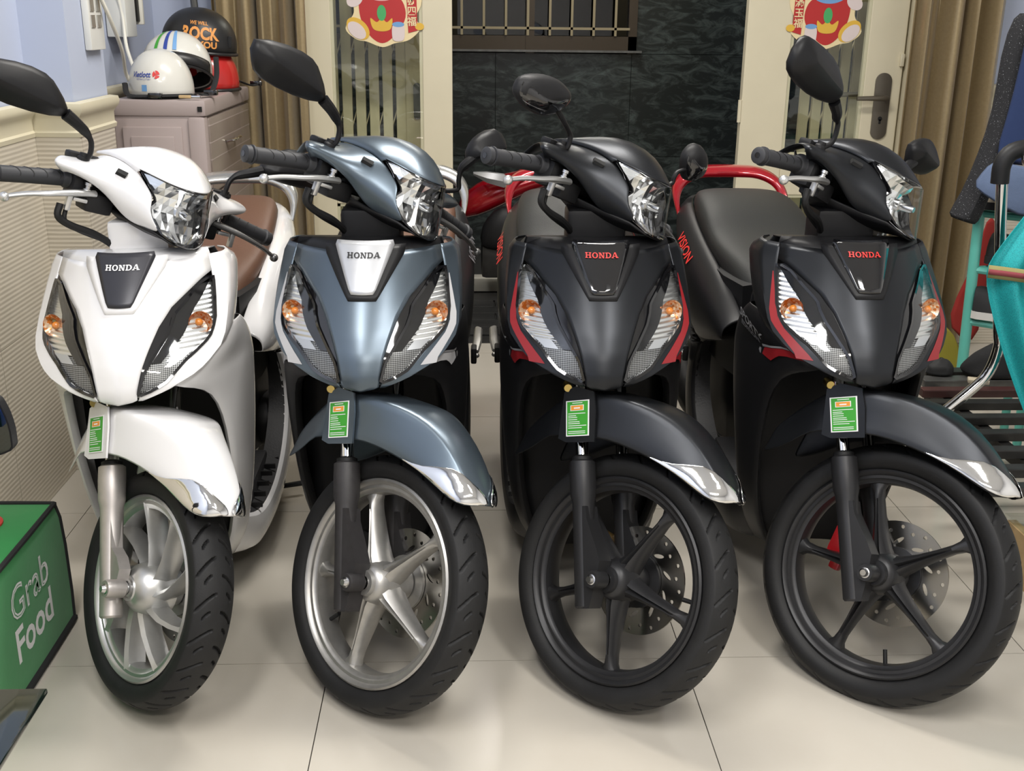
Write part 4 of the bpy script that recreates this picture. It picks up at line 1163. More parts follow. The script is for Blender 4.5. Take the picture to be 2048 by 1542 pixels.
CFG1 = dict(paint='white_paint', low='white_paint', skirt='white_paint', rear='white_paint', surround='white_paint', emblem='charcoal_panel', letters='white_print', seat='seat_brown', rail='rail_silver', vision='grey_print',
            rim='alloy_silver', tyre='rubber_worn', fork='fork_silver', mirror='angular', spokes=9, phase=20, valve=150, wheel=.885, tyre_r=.234, zc=.307, deck='white_paint', plain_fork=True, caliper='alloy_black',
            label='glossy white scooter with brown seat and silver swirl-spoke wheel, leftmost of the row')
CFG2 = dict(paint='grey_paint', low='matte_black', skirt='matte_black', rear='matte_black', surround='matte_black', emblem='silver_panel', letters='black_print', seat='seat_brown', rail='rail_silver', vision='grey_print', stripe='white_decal',
            rim='alloy_worn', tyre='rubber_worn', fork='fork_worn', mirror='angular', spokes=5, phase=29, valve=178, tyre_r=.255, deck='matte_black', left_mirror='L2', caliper='alloy_black',
            label='blue-grey metallic scooter with silver name panel and worn silver five-spoke wheel')
CFG3 = dict(paint='black_paint', low='matte_black', skirt='matte_black', rear='matte_black', surround='matte_black', emblem='gloss_black', letters='red_print', seat='seat_black', rail='red_paint', vision='red_print', stripe='red_decal', sporty=True,
            rim='alloy_black', tyre='rubber_worn', fork='alloy_black', mirror='round', spokes=5, phase=47, valve=-60, tyre_r=.2545, deck='matte_black', left_mirror='L3', caliper='caliper_gold',
            label='matte black scooter with round mirrors and red stripes, second from the right')
CFG4 = dict(CFG3, mirror='angular4', left_mirror='L4', tyre_r=.264, wheel=1.025, phase=19, valve=250, tyre='rubber', caliper='caliper_red',
            label='matte black scooter with angular mirrors and red brake caliper, rightmost of the row')
scooter('scooter', (-.652, 1.937), 1.0, -1.1, -.023, 44, CFG1)
scooter('scooter', (-.203, 1.941), -1.46, -.1, .002, 49, CFG2)
scooter('scooter', (.272, 1.940), -1.49, -.1, .003, 48, CFG3)
scooter('scooter', (.813, 1.958), -.83, .1, .002, 49, CFG4)
# ------------------------------------------------------------------ things around the scooters
# drawer cabinet
CX0, CX1, CY0, CY1, CZT = -1.133, -.838, 3.68, 4.44, 1.085
KH = 3.68 / 3.58
def hk(x, y, z): return (x * KH, y * KH, CZT + (z - CZT) * KH)
cab = empty('drawer_cabinet', ((CX0 + CX1) / 2, (CY0 + CY1) / 2, 0), 'taupe plastic drawer cabinet in the corner under the helmets', 'cabinet')
def cb(n, x0, x1, y0, y1, z0, z1, m='cabinet_taupe', bev=.006, parent=cab):
    c = cab.location
    return MB().box(((x0 + x1) / 2 - c.x, (y0 + y1) / 2 - c.y, (z0 + z1) / 2), (x1 - x0, y1 - y0, z1 - z0), bev=bev).build(n, m, parent, smooth=30)
cb('body', CX0 + .004, CX1 - .012, CY0 + .006, CY1 - .006, .02, CZT - .05)
cb('top', CX0, CX1 + .006, CY0, CY1, CZT - .052, CZT, bev=.010)
cb('side_panel', CX0 + .03, CX1 - .075, CY0 - .001, CY0 + .010, .10, CZT - .085, bev=.004)
cb('side_inset', CX0 + .055, CX1 - .10, CY0 - .005, CY0 + .004, .13, CZT - .115, bev=.004)
cb('corner_post', CX1 - .055, CX1 + .002, CY0 - .002, CY0 + .05, .02, CZT - .052, bev=.012)
MB().box((CX1 - .012 - cab.location.x, CY0 - .001 - cab.location.y, CZT - .028), (.014, .004, .016)).build('maker_badge', 'dark_void', cab)
for k in range(4):
    z1 = CZT - .060 - k * .255
    d = cb('drawer', CX1 - .02, CX1 + .004, CY0 + .055, CY1 - .012, z1 - .245, z1, 'drawer_relief', .008)
    c = cab.location
    yc = (CY0 + CY1) / 2 - .02
    MB().tube(cr([(CX1 + .004 - c.x, yc - .075 - c.y, z1 - .10), (CX1 + .028 - c.x, yc - .05 - c.y, z1 - .095), (CX1 + .032 - c.x, yc - c.y, z1 - .092), (CX1 + .028 - c.x, yc + .05 - c.y, z1 - .095), (CX1 + .004 - c.x, yc + .075 - c.y, z1 - .10)], 5), .010, 10, flat=.6).build('handle', 'handle_chrome', d)
# helmets
def helmet(name, label, loc, rx, ry, rz, h, m, rotz=0, tilt=(0, 0), rimm='helmet_black', cut=.0):
    t = empty(name, loc, label, 'helmet', rot=(tilt[0], tilt[1], rotz))
    sh = MB(); rows = []
    for i in range(15):
        a = (PI / 2) * (1 - i / 14)
        rr_ = max(.0005, math.cos(a)) ** .92; zz = math.sin(a) * h
        rows.append([(rx * rr_ * math.cos(q), ry * rr_ * math.sin(q), zz) for q in np.linspace(0, 2 * PI, 41)[:-1]])
    rows.append([(p[0] * 1.0, p[1] * 1.0, -.025) for p in rows[-1]])
    sh.grid(rows, closed_u=True)
    so = sh.build('shell', m, t, solid=.005, smooth=60)
    rim = [(rx * 1.01 * math.cos(q), ry * 1.01 * math.sin(q), -.024) for q in np.linspace(0, 2 * PI, 41)]
    MB().tube(rim, .006, 8, caps=False).build('rim', rimm, t)
    ln = MB(); ln.grid([[(rx * .93 * math.cos(q), ry * .93 * math.sin(q), z) for q in np.linspace(0, 2 * PI, 33)[:-1]] for z in (-.022, h * .3)] , closed_u=True)
    ln.build('liner', 'black_fabric', t)
    return t, so
def dome(rx, ry, h, az, z, off=.0015):
    a = math.asin(max(-1, min(1, z / h))); rr_ = max(.0005, math.cos(a)) ** .92
    return Vector(((rx * rr_ + off) * math.cos(az), (ry * rr_ + off) * math.sin(az), z))
# front white helmet with print
H1 = hk(-.975, 3.715, CZT + .026)
t, so = helmet('helmet', 'cream-white half helmet with lottery print in front on the cabinet', H1, .105, .115, 0, .128, 'helmet_white')
def on1(az0, z0):
    return lambda u, v: dome(.105, .115, .128, az0 + u / .108, z0 + v)
lettering('print', 'Vietlott', .024, on1(R(-112), .042), 'blue_print', so, bold=.0005, shear=.15)
lettering('print', 'VIETNAM LOTTERY', .0062, on1(R(-106), .033), 'blue_print', so)
mb = MB(); f_ = on1(R(-82), .050)
for k in range(3):
    a0 = k * 2 * PI / 3
    mb.poly([f_(0, 0)] + [f_(.0125 * math.cos(q), .0125 * math.sin(q)) for q in np.linspace(a0, a0 + 1.75, 6)])
mb.build('print', 'red_print', so, smooth=0, weld=False)
mb = MB(); f_ = on1(R(-104), .006); mb.poly([f_(-.009, -.008), f_(.009, -.008), f_(.009, .012), f_(-.009, .012)]); mb.build('sticker', 'sticker_blue', so, smooth=0)
# second white helmet behind, peak with coloured stripes
H2 = hk(-.955, 3.855, CZT + .078)
t, so = helmet('helmet', 'white half helmet with black peak and green and blue stripes, second one back', H2, .118, .120, 0, .128, 'helmet_white', tilt=(R(-24), 0))
pk = MB(); rows = []
for q in np.linspace(R(-165), R(-15), 25):
    c_, s_ = math.cos(q), math.sin(q)
    rows.append([(.119 * c_, .121 * s_, .018), (.125 * c_, .130 * s_, .006), (.126 * c_, .132 * s_, -.022)])
pk.grid(rows); pk.build('peak', 'helmet_black', t, solid=.004)
for az, mm in ((-112, 'label_green'), (-95, 'blue_print'), (-80, 'sticker_blue')):
    mb = MB(); mb.grid([[dome(.118, .120, .128, R(az) + d_, z, .0022) for d_ in (-.055, 0, .055)] for z in np.linspace(.024, .116, 8)])
    mb.build('stripe', mm, so, smooth=35)
# red helmet with the black one resting on it
H3 = hk(-.905, 4.07, CZT + .028)
t, so = helmet('helmet', 'red half helmet under the black printed helmet', H3, .112, .12, 0, .140, 'helmet_red')
H4 = hk(-.925, 4.075, CZT + .157)
t, so = helmet('helmet', 'black half helmet with orange slogan resting on the red one', H4, .132, .125, 0, .125, 'helmet_black', tilt=(0, R(6)))
def on4(az0, z0): return lambda u, v: dome(.132, .125, .125, az0 + u / .125, z0 + v)
lettering('print', 'ROCK', .056, on4(R(-78), .022), 'orange_print', so, bold=.0022, sx=.8)
lettering('print', 'WE WILL', .017, on4(R(-80), .069), 'orange_print', so, bold=.0004)
lettering('print', 'YOU', .030, on4(R(-66), -.006), 'orange_print', so, bold=.0012)
MB().box((.118, -.05, .02), (.012, .02, .04), bev=.003).build('clip', 'black_fabric', t)
# straps on the cabinet top
def strap(label, pts, buckle):
    pts = [hk(*q) for q in pts]; buckle = hk(*buckle)
    t = empty('chin_strap', pts[0], label, 'strap')
    p0 = Vector(pts[0])
    MB().tube([Vector(p) - p0 for p in cr(pts, 5)], .009, 8, flat=.35).build('webbing', 'black_fabric', t)
    MB().box(Vector(buckle) - p0, (.045, .022, .018), bev=.004).build('buckle', 'gloss_black', t)
strap('black helmet strap with buckle lying in front of the cream-white helmet', [(-1.075, 3.66, CZT + .045), (-1.055, 3.62, CZT + .012), (-.99, 3.600, CZT + .010), (-.93, 3.600, CZT + .012), (-.86, 3.64, CZT + .012)], (-.965, 3.598, CZT + .012))
strap('black helmet strap hanging down beside the red helmet', [(-.825, 3.86, CZT + .12), (-.815, 3.80, CZT + .06), (-.82, 3.72, CZT + .014), (-.84, 3.66, CZT + .012)], (-.815, 3.70, CZT + .016))
strap('black buckled strap on the far right corner of the cabinet top', [(-.80, 4.10, CZT + .03), (-.765, 4.16, CZT + .012), (-.75, 4.25, CZT + .02)], (-.758, 4.20, CZT + .018))
pen = empty('key_fob', hk(-.90, 3.592, CZT + .008), 'small wooden key fob with steel ring on the cabinet edge', 'key fob')
MB().box((.03, -.006, .002), (.04, .010, .010), bev=.003).build('fob', 'wood', pen)
MB().tube([(.05, -.006, .002), (.078, -.006, .002)], .004, 8).build('ring', 'chrome', pen)
# sockets and plugs on the pilaster wall
sk = empty('socket_board', (PX + .001, 3.43, 1.295), 'white double socket board on the blue pilaster', 'socket')
MB().box((.010, 0, .06), (.02, .13, .22), bev=.004).build('plate', 'plastic_white', sk)
for z in (.03, .075):
    for y in (-.035, .02):
        MB().box((.0215, y, z), (.002, .035, .035)).build('outlet', 'rail_silver', sk, smooth=0)
br_ = empty('breaker_box', (XL + .002, 4.05, 1.30), 'white breaker box with dark switches on the blue wall', 'switch box')
MB().box((.035, 0, .10), (.07, .12, .26), bev=.006).build('case', 'plastic_white', br_)
MB().box((.05, .085, .10), (.04, .05, .16), bev=.004).build('switch', 'black_plastic', br_)
MB().box((.055, .12, .06), (.05, .02, .10), bev=.004).build('switch', 'cable_white', br_)
for k, (yy, lab_) in enumerate(((3.80, 'left white power cable drooping from the socket board to the helmets'), (3.99, 'right white power cable drooping from the breaker box to the helmets'))):
    o = MB().tube(cr([((PX + .03, 3.45, 1.40) if k == 0 else (XL + .05, yy, 1.40)), ((PX + .04, 3.50, 1.33) if k == 0 else (XL + .06, yy, 1.33)), ((PX + .03, 3.62, 1.24) if k == 0 else (XL + .075, yy - .04, 1.24)), (XL + .125, 3.74 + k * .10, 1.17), (XL + .125, 3.77 + k * .09, 1.14)], 6), .006, 8).build('power_cable', 'cable_white', None)
    setp(o, lab_, 'cable')
o = MB().tube([(-1.015, 4.50, 1.12), (-1.055, 4.52, 1.75)], .014, 10).build('pole', 'rack_worn', None); setp(o, 'dark pole leaning in the corner behind the helmets', 'pole')

# festive stickers on the door panes (only the lower half is in view: robe, shoes, ingot, scroll)
def festive(label, cx, cz, flip, robe2):
    t = empty('festive_sticker', (cx, DY - .024, cz), label, 'sticker', 'festive stickers on the door panes')
    y = [0.0]
    def blob(n, pts, m, dy, cl=True):
        pp = cr([(flip * p[0], 0, p[1]) for p in pts], 5, closed=True) if cl else [Vector((flip * p[0], 0, p[1])) for p in pts]
        return MB().extrude([(p.x, -dy, p.z) for p in pp], (0, .0006, 0)).build(n, m, t, smooth=0)
    def ell(cx_, cz_, rx_, rz_, rot=0): return [(cx_ + rx_ * math.cos(a) * math.cos(rot) - rz_ * math.sin(a) * math.sin(rot), cz_ + rx_ * math.cos(a) * math.sin(rot) + rz_ * math.sin(a) * math.cos(rot)) for a in np.linspace(0, 2 * PI, 11)[:-1]]
    blob('backing', [(-.11, -.015), (-.145, -.075), (-.105, -.115), (-.06, -.125), (0, -.145), (.05, -.13), (.11, -.115), (.155, -.07), (.135, -.03), (.16, .03), (.15, .15), (.08, .25), (-.08, .25), (-.15, .15), (-.155, .07), (-.12, .03)], 'sticker_cream', .001)
    blob('robe', [(-.08, .045), (0, .06), (.075, .04), (.095, -.03), (.05, -.10), (0, -.13), (-.05, -.10), (-.085, -.03)], 'sticker_red', .002)
    blob('sleeve', ell(-.105, .035, .035, .026, .6), 'sticker_pale', .0026)
    blob('shirt', ell(.0, .075, .075, .045), robe2, .0026)
    blob('shoe_edge', ell(-.095, -.075, .052, .034, -.7), 'sticker_gold', .003)
    blob('shoe_sole', ell(-.100, -.082, .042, .026, -.7), 'sticker_pale', .0036)
    blob('collar', ell(.0, .10, .06, .012), 'sticker_pink', .0034)
    blob('ingot_top', ell(-.115, .082, .038, .030), 'sticker_gold', .0034)
    blob('ingot', [(-.045, -.035), (-.02, -.05), (.0, -.035), (.02, -.05), (.042, -.035), (.035, -.075), (0, -.085), (-.035, -.075)], 'sticker_gold', .0034)
    blob('bead', ell(0, -.015, .018, .03), 'sticker_green', .0038)
    blob('vase', [(.045, -.06), (.085, -.06), (.09, -.10), (.08, -.12), (.048, -.12), (.04, -.10)], 'sticker_pale', .0038)
    blob('vase_lid', ell(.065, -.058, .024, .010), 'sticker_blue', .0042)
    blob('scroll', [(.098, .10), (.138, .10), (.142, -.08), (.105, -.09)], 'sticker_red', .0038, False)
    blob('scroll_end', ell(.15, -.065, .018, .014), 'sticker_gold', .0042)
    for k, ch in enumerate('\u91d1\u6eff\u7389\u798f' if flip < 0 else '\u62db\u8ca1\u56db\u798f'):
        lettering('scroll_letter', ch, .038, lambda u, v, k=k: (flip * .120 + u, -.0050, .060 - k * .040 + v), 'sticker_cream', t, bold=.0006)
    return t
festive('red and gold paper New Year sticker on the left door pane', -.325, 1.375, 1, 'sticker_pink')
festive('red and gold paper New Year sticker on the right door pane', 1.475, 1.385, -1, 'sticker_blue')

# green delivery bag
BX0, BX1, BY0, BY1, BZ = -1.205, -.912, 1.72, 2.30, .315
bag = empty('delivery_bag', ((BX0 + BX1) / 2, (BY0 + BY1) / 2, 0), 'green insulated food delivery bag with white lettering on the floor at left', 'bag')
bc = bag.location
mb = MB()
bm_rows = []
for z, k in ((.012, 1.0), (.08, 1.006), (.2, 1.0), (.27, .985), (.305, .955)):
    row = []
    for (x, y) in [(-1, -1), (-.4, -1.01), (.4, -1.01), (1, -1), (1.01, -.4), (1.01, .4), (1, 1), (.4, 1.01), (-.4, 1.01), (-1, 1), (-1.01, .4), (-1.01, -.4)]:
        row.append((x * (BX1 - BX0) / 2 * k, y * (BY1 - BY0) / 2 * k, z))
    bm_rows.append(row)
mb.grid(bm_rows, closed_u=True); mb.poly(bm_rows[0][::-1])
mb.grid([bm_rows[-1], [(p[0] * .5, p[1] * .5, .322) for p in bm_rows[-1]], [(p[0] * .05, p[1] * .05, .325) for p in bm_rows[-1]]], closed_u=True)
mb.poly([(p[0] * .05, p[1] * .05, .325) for p in bm_rows[-1]])
sh = mb.build('shell', 'green_fabric', bag, smooth=30)
for z, k in ((.010, 1.01), (.306, .96)):
    loop_ = [(p[0] * k / k, p[1], z) for p in (bm_rows[0] if z < .1 else bm_rows[-1])]
    MB().tube([Vector(p) * 1.0 for p in loop_] + [Vector(loop_[0])], .006 if z > .1 else .009, 6, caps=False).build('piping', 'black_fabric', bag)
MB().tube([(bm_rows[i][6][0], bm_rows[i][6][1], bm_rows[i][6][2]) for i in range(5)], .005, 6).build('piping', 'black_fabric', bag)
fx = (BX1 - BX0) / 2 * 1.012 + .001
lettering('lettering', 'Grab', .105, lambda u, v: (fx, .075 + u, .175 + v), 'white_print', sh, bold=.0005, sx=.95, label='white lettering')
lettering('lettering', 'Food', .105, lambda u, v: (fx, .075 + u, .085 + v), 'white_print', sh, bold=.002, sx=.95, label='white lettering')
# inner line of the double-stroked upper word
lettering('lettering_line', 'Grab', .105, lambda u, v: (fx + .0006, .075 + u, .175 + v), 'green_fabric', sh, bold=-.0038, sx=.95)
MB().lathe([(0, 0), (.045, 0), (.045, .004), (.038, .006), (0, .006)], 30, 'z', (.036, .14, .320)).build('round_badge', 'red_rim', bag)
MB().lathe([(0, .0065), (.036, .0065), (.036, .007), (0, .007)], 30, 'z', (.036, .14, .320)).build('badge_face', 'white_print', bag)
# black glass table corner
tb = empty('glass_table', (-1.0, 1.05, 0), 'black glass table top at the lower left', 'table')
TZ = .30
tcx = C_tab = (-.680, 1.571)
MB().box((-.93 - -1.0, 1.12 - 1.05, TZ), (.50, .90, .010), bev=.003).build('table_top', 'glass_dark', tb)
for x, y in ((-1.15, .72), (-.72, .72), (-1.15, 1.5), (-.78, 1.42)):
    MB().tube([(x + 1.0, y - 1.05, 0), (x + 1.0, y - 1.05, TZ - .005)], .014, 10).build('leg', 'steel', tb)
# rear-view mirror of a vehicle at the left edge
rm = empty('rear_view_mirror', (-.740, 1.64, .733), 'dark rear-view mirror with blue clip poking in at the left edge', 'mirror')
ol = cr([(-.09, 0, .045), (.0, 0, .05), (.022, 0, .03), (.03, 0, -.02), (.015, 0, -.045), (-.09, 0, -.06)], 4, closed=True)
MB().extrude([(p.x, 0, p.z) for p in ol], (0, .02, 0)).build('housing', 'black_plastic', rm)
MB().poly([(p.x * .93, -.0015, p.z * .93) for p in ol]).build('glass', 'glass_dark', rm, smooth=0)
MB().box((.006, -.015, .012), (.022, .02, .028), bev=.004).build('clip', 'blue_plastic', rm)
MB().tube([(-.03, .02, -.03), (-.09, .03, -.20), (-.20, .0, -.40), (-.22, .01, -.729)], .010, 8).build('stem', 'black_plastic', rm)

# ---------------------------------------------------------------- right side: slatted rack, ladder shelf, hammock stand
rk = empty('slatted_rack', (1.75, 2.70, 0), 'low dark steel rack of flat slats at the right wall', 'rack')
RX0, RX1 = 1.10, 2.35
RZ = .33
rkc = rk.location
ys_ = [2.30, 2.41, 2.53, 2.65, 2.77, 2.89, 3.00, 3.10, 3.18]
for k, y in enumerate(ys_):
    m_ = ['rack_metal', 'rack_metal', 'rack_metal', 'rack_metal', 'rack_metal', 'rack_metal', 'rack_red', 'rack_worn', 'rack_metal'][k]
    xs0 = RX0 + .04 * k
    MB().box(((xs0 + RX1) / 2 - rkc.x, y - rkc.y, RZ - .012), (RX1 - xs0, .036 if k < 7 else .05, .024), bev=.003).build('slat', m_, rk, smooth=0)
for x in (1.42, 2.0):
    MB().box((x - rkc.x, 2.70 - rkc.y, RZ - .042), (.03, .86, .03)).build('cross_bar', 'rack_metal', rk, smooth=0)
for x in (1.42, 2.0):
    for y in (2.30, 3.10):
        MB().box((x - rkc.x, y - rkc.y, (RZ - .055) / 2), (.032, .032, RZ - .055)).build('leg', 'rack_metal', rk, smooth=0)
o = empty('glass_bench', (1.66, 2.44, 0), 'low glass-topped bench under the slatted rack', 'bench')
MB().box((0, 0, .14), (.52, .20, .010), bev=.002).build('top', 'window_glass', o)
for sx in (-.25, .25): MB().box((sx, 0, .067), (.025, .16, .134)).build('leg', 'wood', o)
# teal ladder shelf
ls = empty('ladder_shelf', (1.75, 3.55, 0), 'teal metal ladder shelf beside the right curtain', 'shelf')
lc = ls.location
fl = [Vector((1.645 - lc.x, 3.38 - lc.y, .0)), Vector((1.653 - lc.x, 3.45 - lc.y, .775))]
DV = Vector((.15, -.13, 0))
DW = Vector((.20, .06, 0))
for off in (Vector((0, 0, 0)), DV, DW, DW + DV):
    MB().tube([fl[0] + off, fl[1] + off], .017 if off.length < .01 else .014, 12).build('post', 'teal_paint', ls)
for z in (.42, .59, .77):
    p = fl[0].lerp(fl[1], z / .776)
    for a_, b_ in ((Vector((0, 0, 0)), DV), (DW, DW + DV), (Vector((0, 0, 0)), DW), (DV, DV + DW)):
        MB().tube([p + a_, p + b_], .011, 8).build('rung', 'teal_paint', ls)
    for q in range(4): MB().tube([p + DV * ((q + .5) / 4) + Vector((0, 0, .003)), p + DW + DV * ((q + .5) / 4) + Vector((0, 0, .003))], .006, 6).build('shelf_bar', 'teal_paint', ls)
# garments, hung from a clothes rail that stands just past the right edge
cr_ = empty('clothes_rail', (2.18, 3.34, 0), 'slim dark clothes rail carrying the sparkly jacket and blue trousers', 'clothes rail')
MB().tube([(0, 0, .012), (0, 0, 1.44), (-.02, 0, 1.455), (-.56, 0, 1.455)], .011, 10).build('post', 'rack_metal', cr_)
MB().box((0, 0, .010), (.30, .26, .018), bev=.006).build('base', 'rack_metal', cr_)
for x_, y_, z_ in ((-.515, .0, 1.375), (-.495, -.075, 1.38)):
    MB().tube([(x_, 0, 1.458), (x_, y_ * .5, 1.42), (x_, y_, z_)], .004, 6).build('hook', 'steel', cr_)
def cloth(name, label, rows, m, sub=1, th=.008):
    o = MB().grid(rows).build(name, m, None, sub=sub, solid=th, smooth=80)
    return setp(o, label, 'clothing')
JL = [(1.627, 3.36, 1.386), (1.601, 3.36, 1.259), (1.608, 3.36, 1.099), (1.577, 3.36, .964), (1.543, 3.36, .842), (1.500, 3.36, .775)]
JR = [(1.704, 3.33, 1.373), (1.682, 3.33, 1.232), (1.66, 3.33, 1.087), (1.635, 3.33, .953), (1.614, 3.33, .831), (1.590, 3.33, .750)]
def strip(L_, R_, n=5, bulge=.03):
    return [[(lerp(a[0], b[0], t), lerp(a[1], b[1], t) - bulge * math.sin(PI * t) * (1 + .4 * math.sin(7 * t + i)), lerp(a[2], b[2], t)) for t in np.linspace(0, 1, n)] for i, (a, b) in enumerate(zip(L_, R_))]
cloth('jacket', 'black sparkly jacket hanging over the teal shelf', strip(JL, JR), 'sparkle_cloth')
cloth('trousers', 'dark blue trousers draped over the sparkly jacket', strip([(1.635, 3.28, 1.386), (1.627, 3.28, 1.233), (1.61, 3.28, 1.076), (1.582, 3.28, .948)], [(1.729, 3.24, 1.387), (1.75, 3.24, 1.236), (1.78, 3.24, 1.081), (1.80, 3.24, .932)]), 'navy_cloth')
cloth('jeans_cuff', 'faded blue denim cuff hanging below the dark blue trousers', [[(1.579, 3.265, .965), (1.623, 3.225, .955), (1.70, 3.20, .945), (1.79, 3.21, .94)], [(1.55, 3.265, .923), (1.61, 3.225, .89), (1.68, 3.20, .87), (1.77, 3.21, .86)], [(1.519, 3.27, .880), (1.595, 3.23, .838), (1.640, 3.205, .800), (1.74, 3.21, .79)]], 'denim')
def shoe(label, loc, rotz, mu, ms, L=.25):
    t = empty('shoe', loc, label, 'shoe', rot=(0, 0, rotz))
    rows = []
    for x, w, h in [(-.5, .030, .085), (-.42, .038, .09), (-.2, .040, .085), (0, .042, .070), (.2, .046, .052), (.38, .042, .040), (.5, .020, .028)]:
        rows.append([(x * L, w * math.cos(a), .022 + h * max(0, math.sin(a)) * .9) for a in np.linspace(0, PI, 9)])
    mb = MB().grid(rows); mb.poly(rows[0]); mb.poly(rows[-1][::-1])
    mb.build('upper', mu, t, smooth=60)
    sl = [(x * L * 1.02, w * 1.08) for x, w in [(-.5, .028), (-.42, .038), (-.2, .040), (0, .042), (.2, .047), (.38, .043), (.5, .022)]]
    pts = [(x, w, 0) for x, w in sl] + [(x, -w, 0) for x, w in sl[::-1]]
    MB().extrude(pts, (0, 0, .024)).build('sole', ms, t, smooth=30)
    return t
shoe('cream and black shoe on the top of the teal shelf, left one', (1.69, 3.40, .792), R(-35), 'shoe_cream', 'shoe_black', .20)
shoe('cream and black shoe on the top of the teal shelf, right one', (1.79, 3.47, .792), R(-35), 'shoe_cream', 'shoe_black', .20)
shoe('black high shoe with white sole on the lowest teal shelf rung', (1.75, 3.37, .438), R(-30), 'shoe_black', 'shoe_white', .20)
shoe('black shoe standing on the middle teal shelf rung', (1.765, 3.39, .608), R(-60), 'shoe_black', 'shoe_black', .18)
def heap(name, label, c, r, m, cat, seed):
    rnd = random.Random(seed); rows = []
    for i in range(9):
        a = PI / 2 * i / 8
        rows.append([(c[0] + r[0] * math.cos(a) * math.cos(q) * rnd.uniform(.85, 1.1), c[1] + r[1] * math.cos(a) * math.sin(q) * rnd.uniform(.85, 1.1), c[2] + r[2] * math.sin(a) * rnd.uniform(.9, 1.1)) for q in np.linspace(0, 2 * PI, 17)[:-1]])
    mb = MB().grid(rows, closed_u=True); mb.poly(rows[0][::-1])
    return setp(mb.build(name, m, None, sub=1, smooth=80), label, cat)
heap('backpack', 'crumpled black bag lying on the slatted rack', (1.63, 3.12, RZ), (.13, .07, .10), 'black_fabric', 'bag', 3)
heap('cap', 'small black cap on the rack next to the black bag', (1.45, 3.14, RZ), (.05, .04, .05), 'shoe_black', 'cap', 5)
o = cloth('cloth', 'red cloth hanging behind the teal shelf posts', [[(1.822, 3.76, .72), (1.87, 3.76, .72)], [(1.81, 3.76, .55), (1.87, 3.76, .55)], [(1.745, 3.75, .42), (1.86, 3.75, .36)], [(1.72, 3.745, .30), (1.86, 3.745, .22)]], 'red_cloth')
o = cloth('cloth', 'olive yellow cloth lying below the red cloth near the shelf', [[(1.70, 3.74, .34), (1.76, 3.74, .30)], [(1.68, 3.735, .22), (1.82, 3.735, .18)], [(1.66, 3.73, .02), (1.84, 3.73, .02)]], 'yellow_cloth')
o = setp(MB().box((1.53, 3.045, RZ + .008), (.06, .035, .012), Matrix.Rotation(R(-20), 3, 'Z'), bev=.003).build('paper_packet', 'shoe_cream', None), 'cream paper packet on the slatted rack', 'packet')
# hammock stand (chrome) and turquoise hammock
hs = empty('hammock_stand', (1.30, 2.45, 0), 'bent chrome tube stand with black elbow holding the hammock', 'stand')
hc = hs.location
pth = cr([(1.288, 2.60, 1.00), (1.300, 2.60, .90), (1.318, 2.60, .773), (1.338, 2.60, .62), (1.345, 2.60, .575), (1.330, 2.60, .51), (1.295, 2.60, .465), (1.20, 2.60, .375), (1.125, 2.60, .30), (1.095, 2.60, .20), (1.09, 2.60, .014)], 5)
MB().tube([p - hc for p in pth], .0135, 14).build('tube', 'chrome', hs)
MB().tube(cr([(1.284, 2.60, .985), (1.284, 2.60, 1.03), (1.305, 2.60, 1.06), (1.36, 2.60, 1.07), (1.42, 2.60, 1.06)], 4), [.021] * 17, 14).build('elbow', 'black_plastic', hs).location = (-hc.x, -hc.y, -hc.z)
MB().lathe([(0, -.004), (.030, -.004), (.034, 0), (.034, .01), (0, .01)], 24, 'y', (1.352 - hc.x, 2.572 - hc.y, 1.05)).build('hub_cap', 'steel', hs)
MB().lathe([(0, -.008), (.014, -.008), (.018, -.004), (.018, .0), (0, .0)], 20, 'y', (1.352 - hc.x, 2.569 - hc.y, 1.05)).build('hub_bolt', 'chrome', hs)
MB().tube([(1.36 - hc.x, 2.60 - hc.y, 1.05), (1.62 - hc.x, 2.60 - hc.y, .50), (1.95 - hc.x, 2.60 - hc.y, .014)], .0135, 12).build('tube', 'chrome', hs)
hm = empty('hammock', (1.50, 2.47, .5), 'turquoise mesh hammock with woven band at the right edge', 'hammock')
mc = hm.location
rows = []
for t_, xl, z, w in [(0, 1.352, 1.02, .05), (.12, 1.318, .955, .12), (.25, 1.272, .885, .16), (.4, 1.235, .825, .18), (.5, 1.226, .795, .18), (.6, 1.240, .735, .18), (.75, 1.285, .625, .17), (.88, 1.345, .50, .15), (1, 1.40, .40, .12)]:
    row = []
    for k in range(41):
        u = k / 40
        row.append((xl + u * w * 2.0 - mc.x, 2.485 + .014 * math.sin(u * 34) * min(1, 3 * t_ + .2) - .05 * math.sin(u * PI) - mc.y, z - .0 - mc.z))
    rows.append(row)
MB().grid(rows).build('net', 'hammock_mesh', hm, sub=1, solid=.003, smooth=80)
for k, (dz_, m_, h_) in enumerate(((0, 'band_olive', .030), (0, 'band_red', .012))):
    bnd = []
    for zz_ in (-h_ / 2, h_ / 2):
        bnd.append([(1.221 + u * .38 - mc.x, 2.462 - k * .003 + .010 * math.sin(u * 9) - .055 * math.sin(u * PI) - mc.y, .800 + zz_ - u * .03 - mc.z) for u in np.linspace(0, 1, 15)])
    MB().grid(bnd).build('band', m_, hm, solid=.003)
MB().tube([(1.40 - mc.x, 2.59 - mc.y, 1.055 - mc.z), (1.40 - mc.x, 2.50 - mc.y, 1.035 - mc.z), (1.402 - mc.x, 2.485 - mc.y, 1.015 - mc.z)], .006, 8).build('cord', 'band_olive', hm)
MB().box((1.300 - mc.x, 2.420 - mc.y, .796 - mc.z), (.020, .004, .034)).build('band_tag', 'shoe_white', hm)

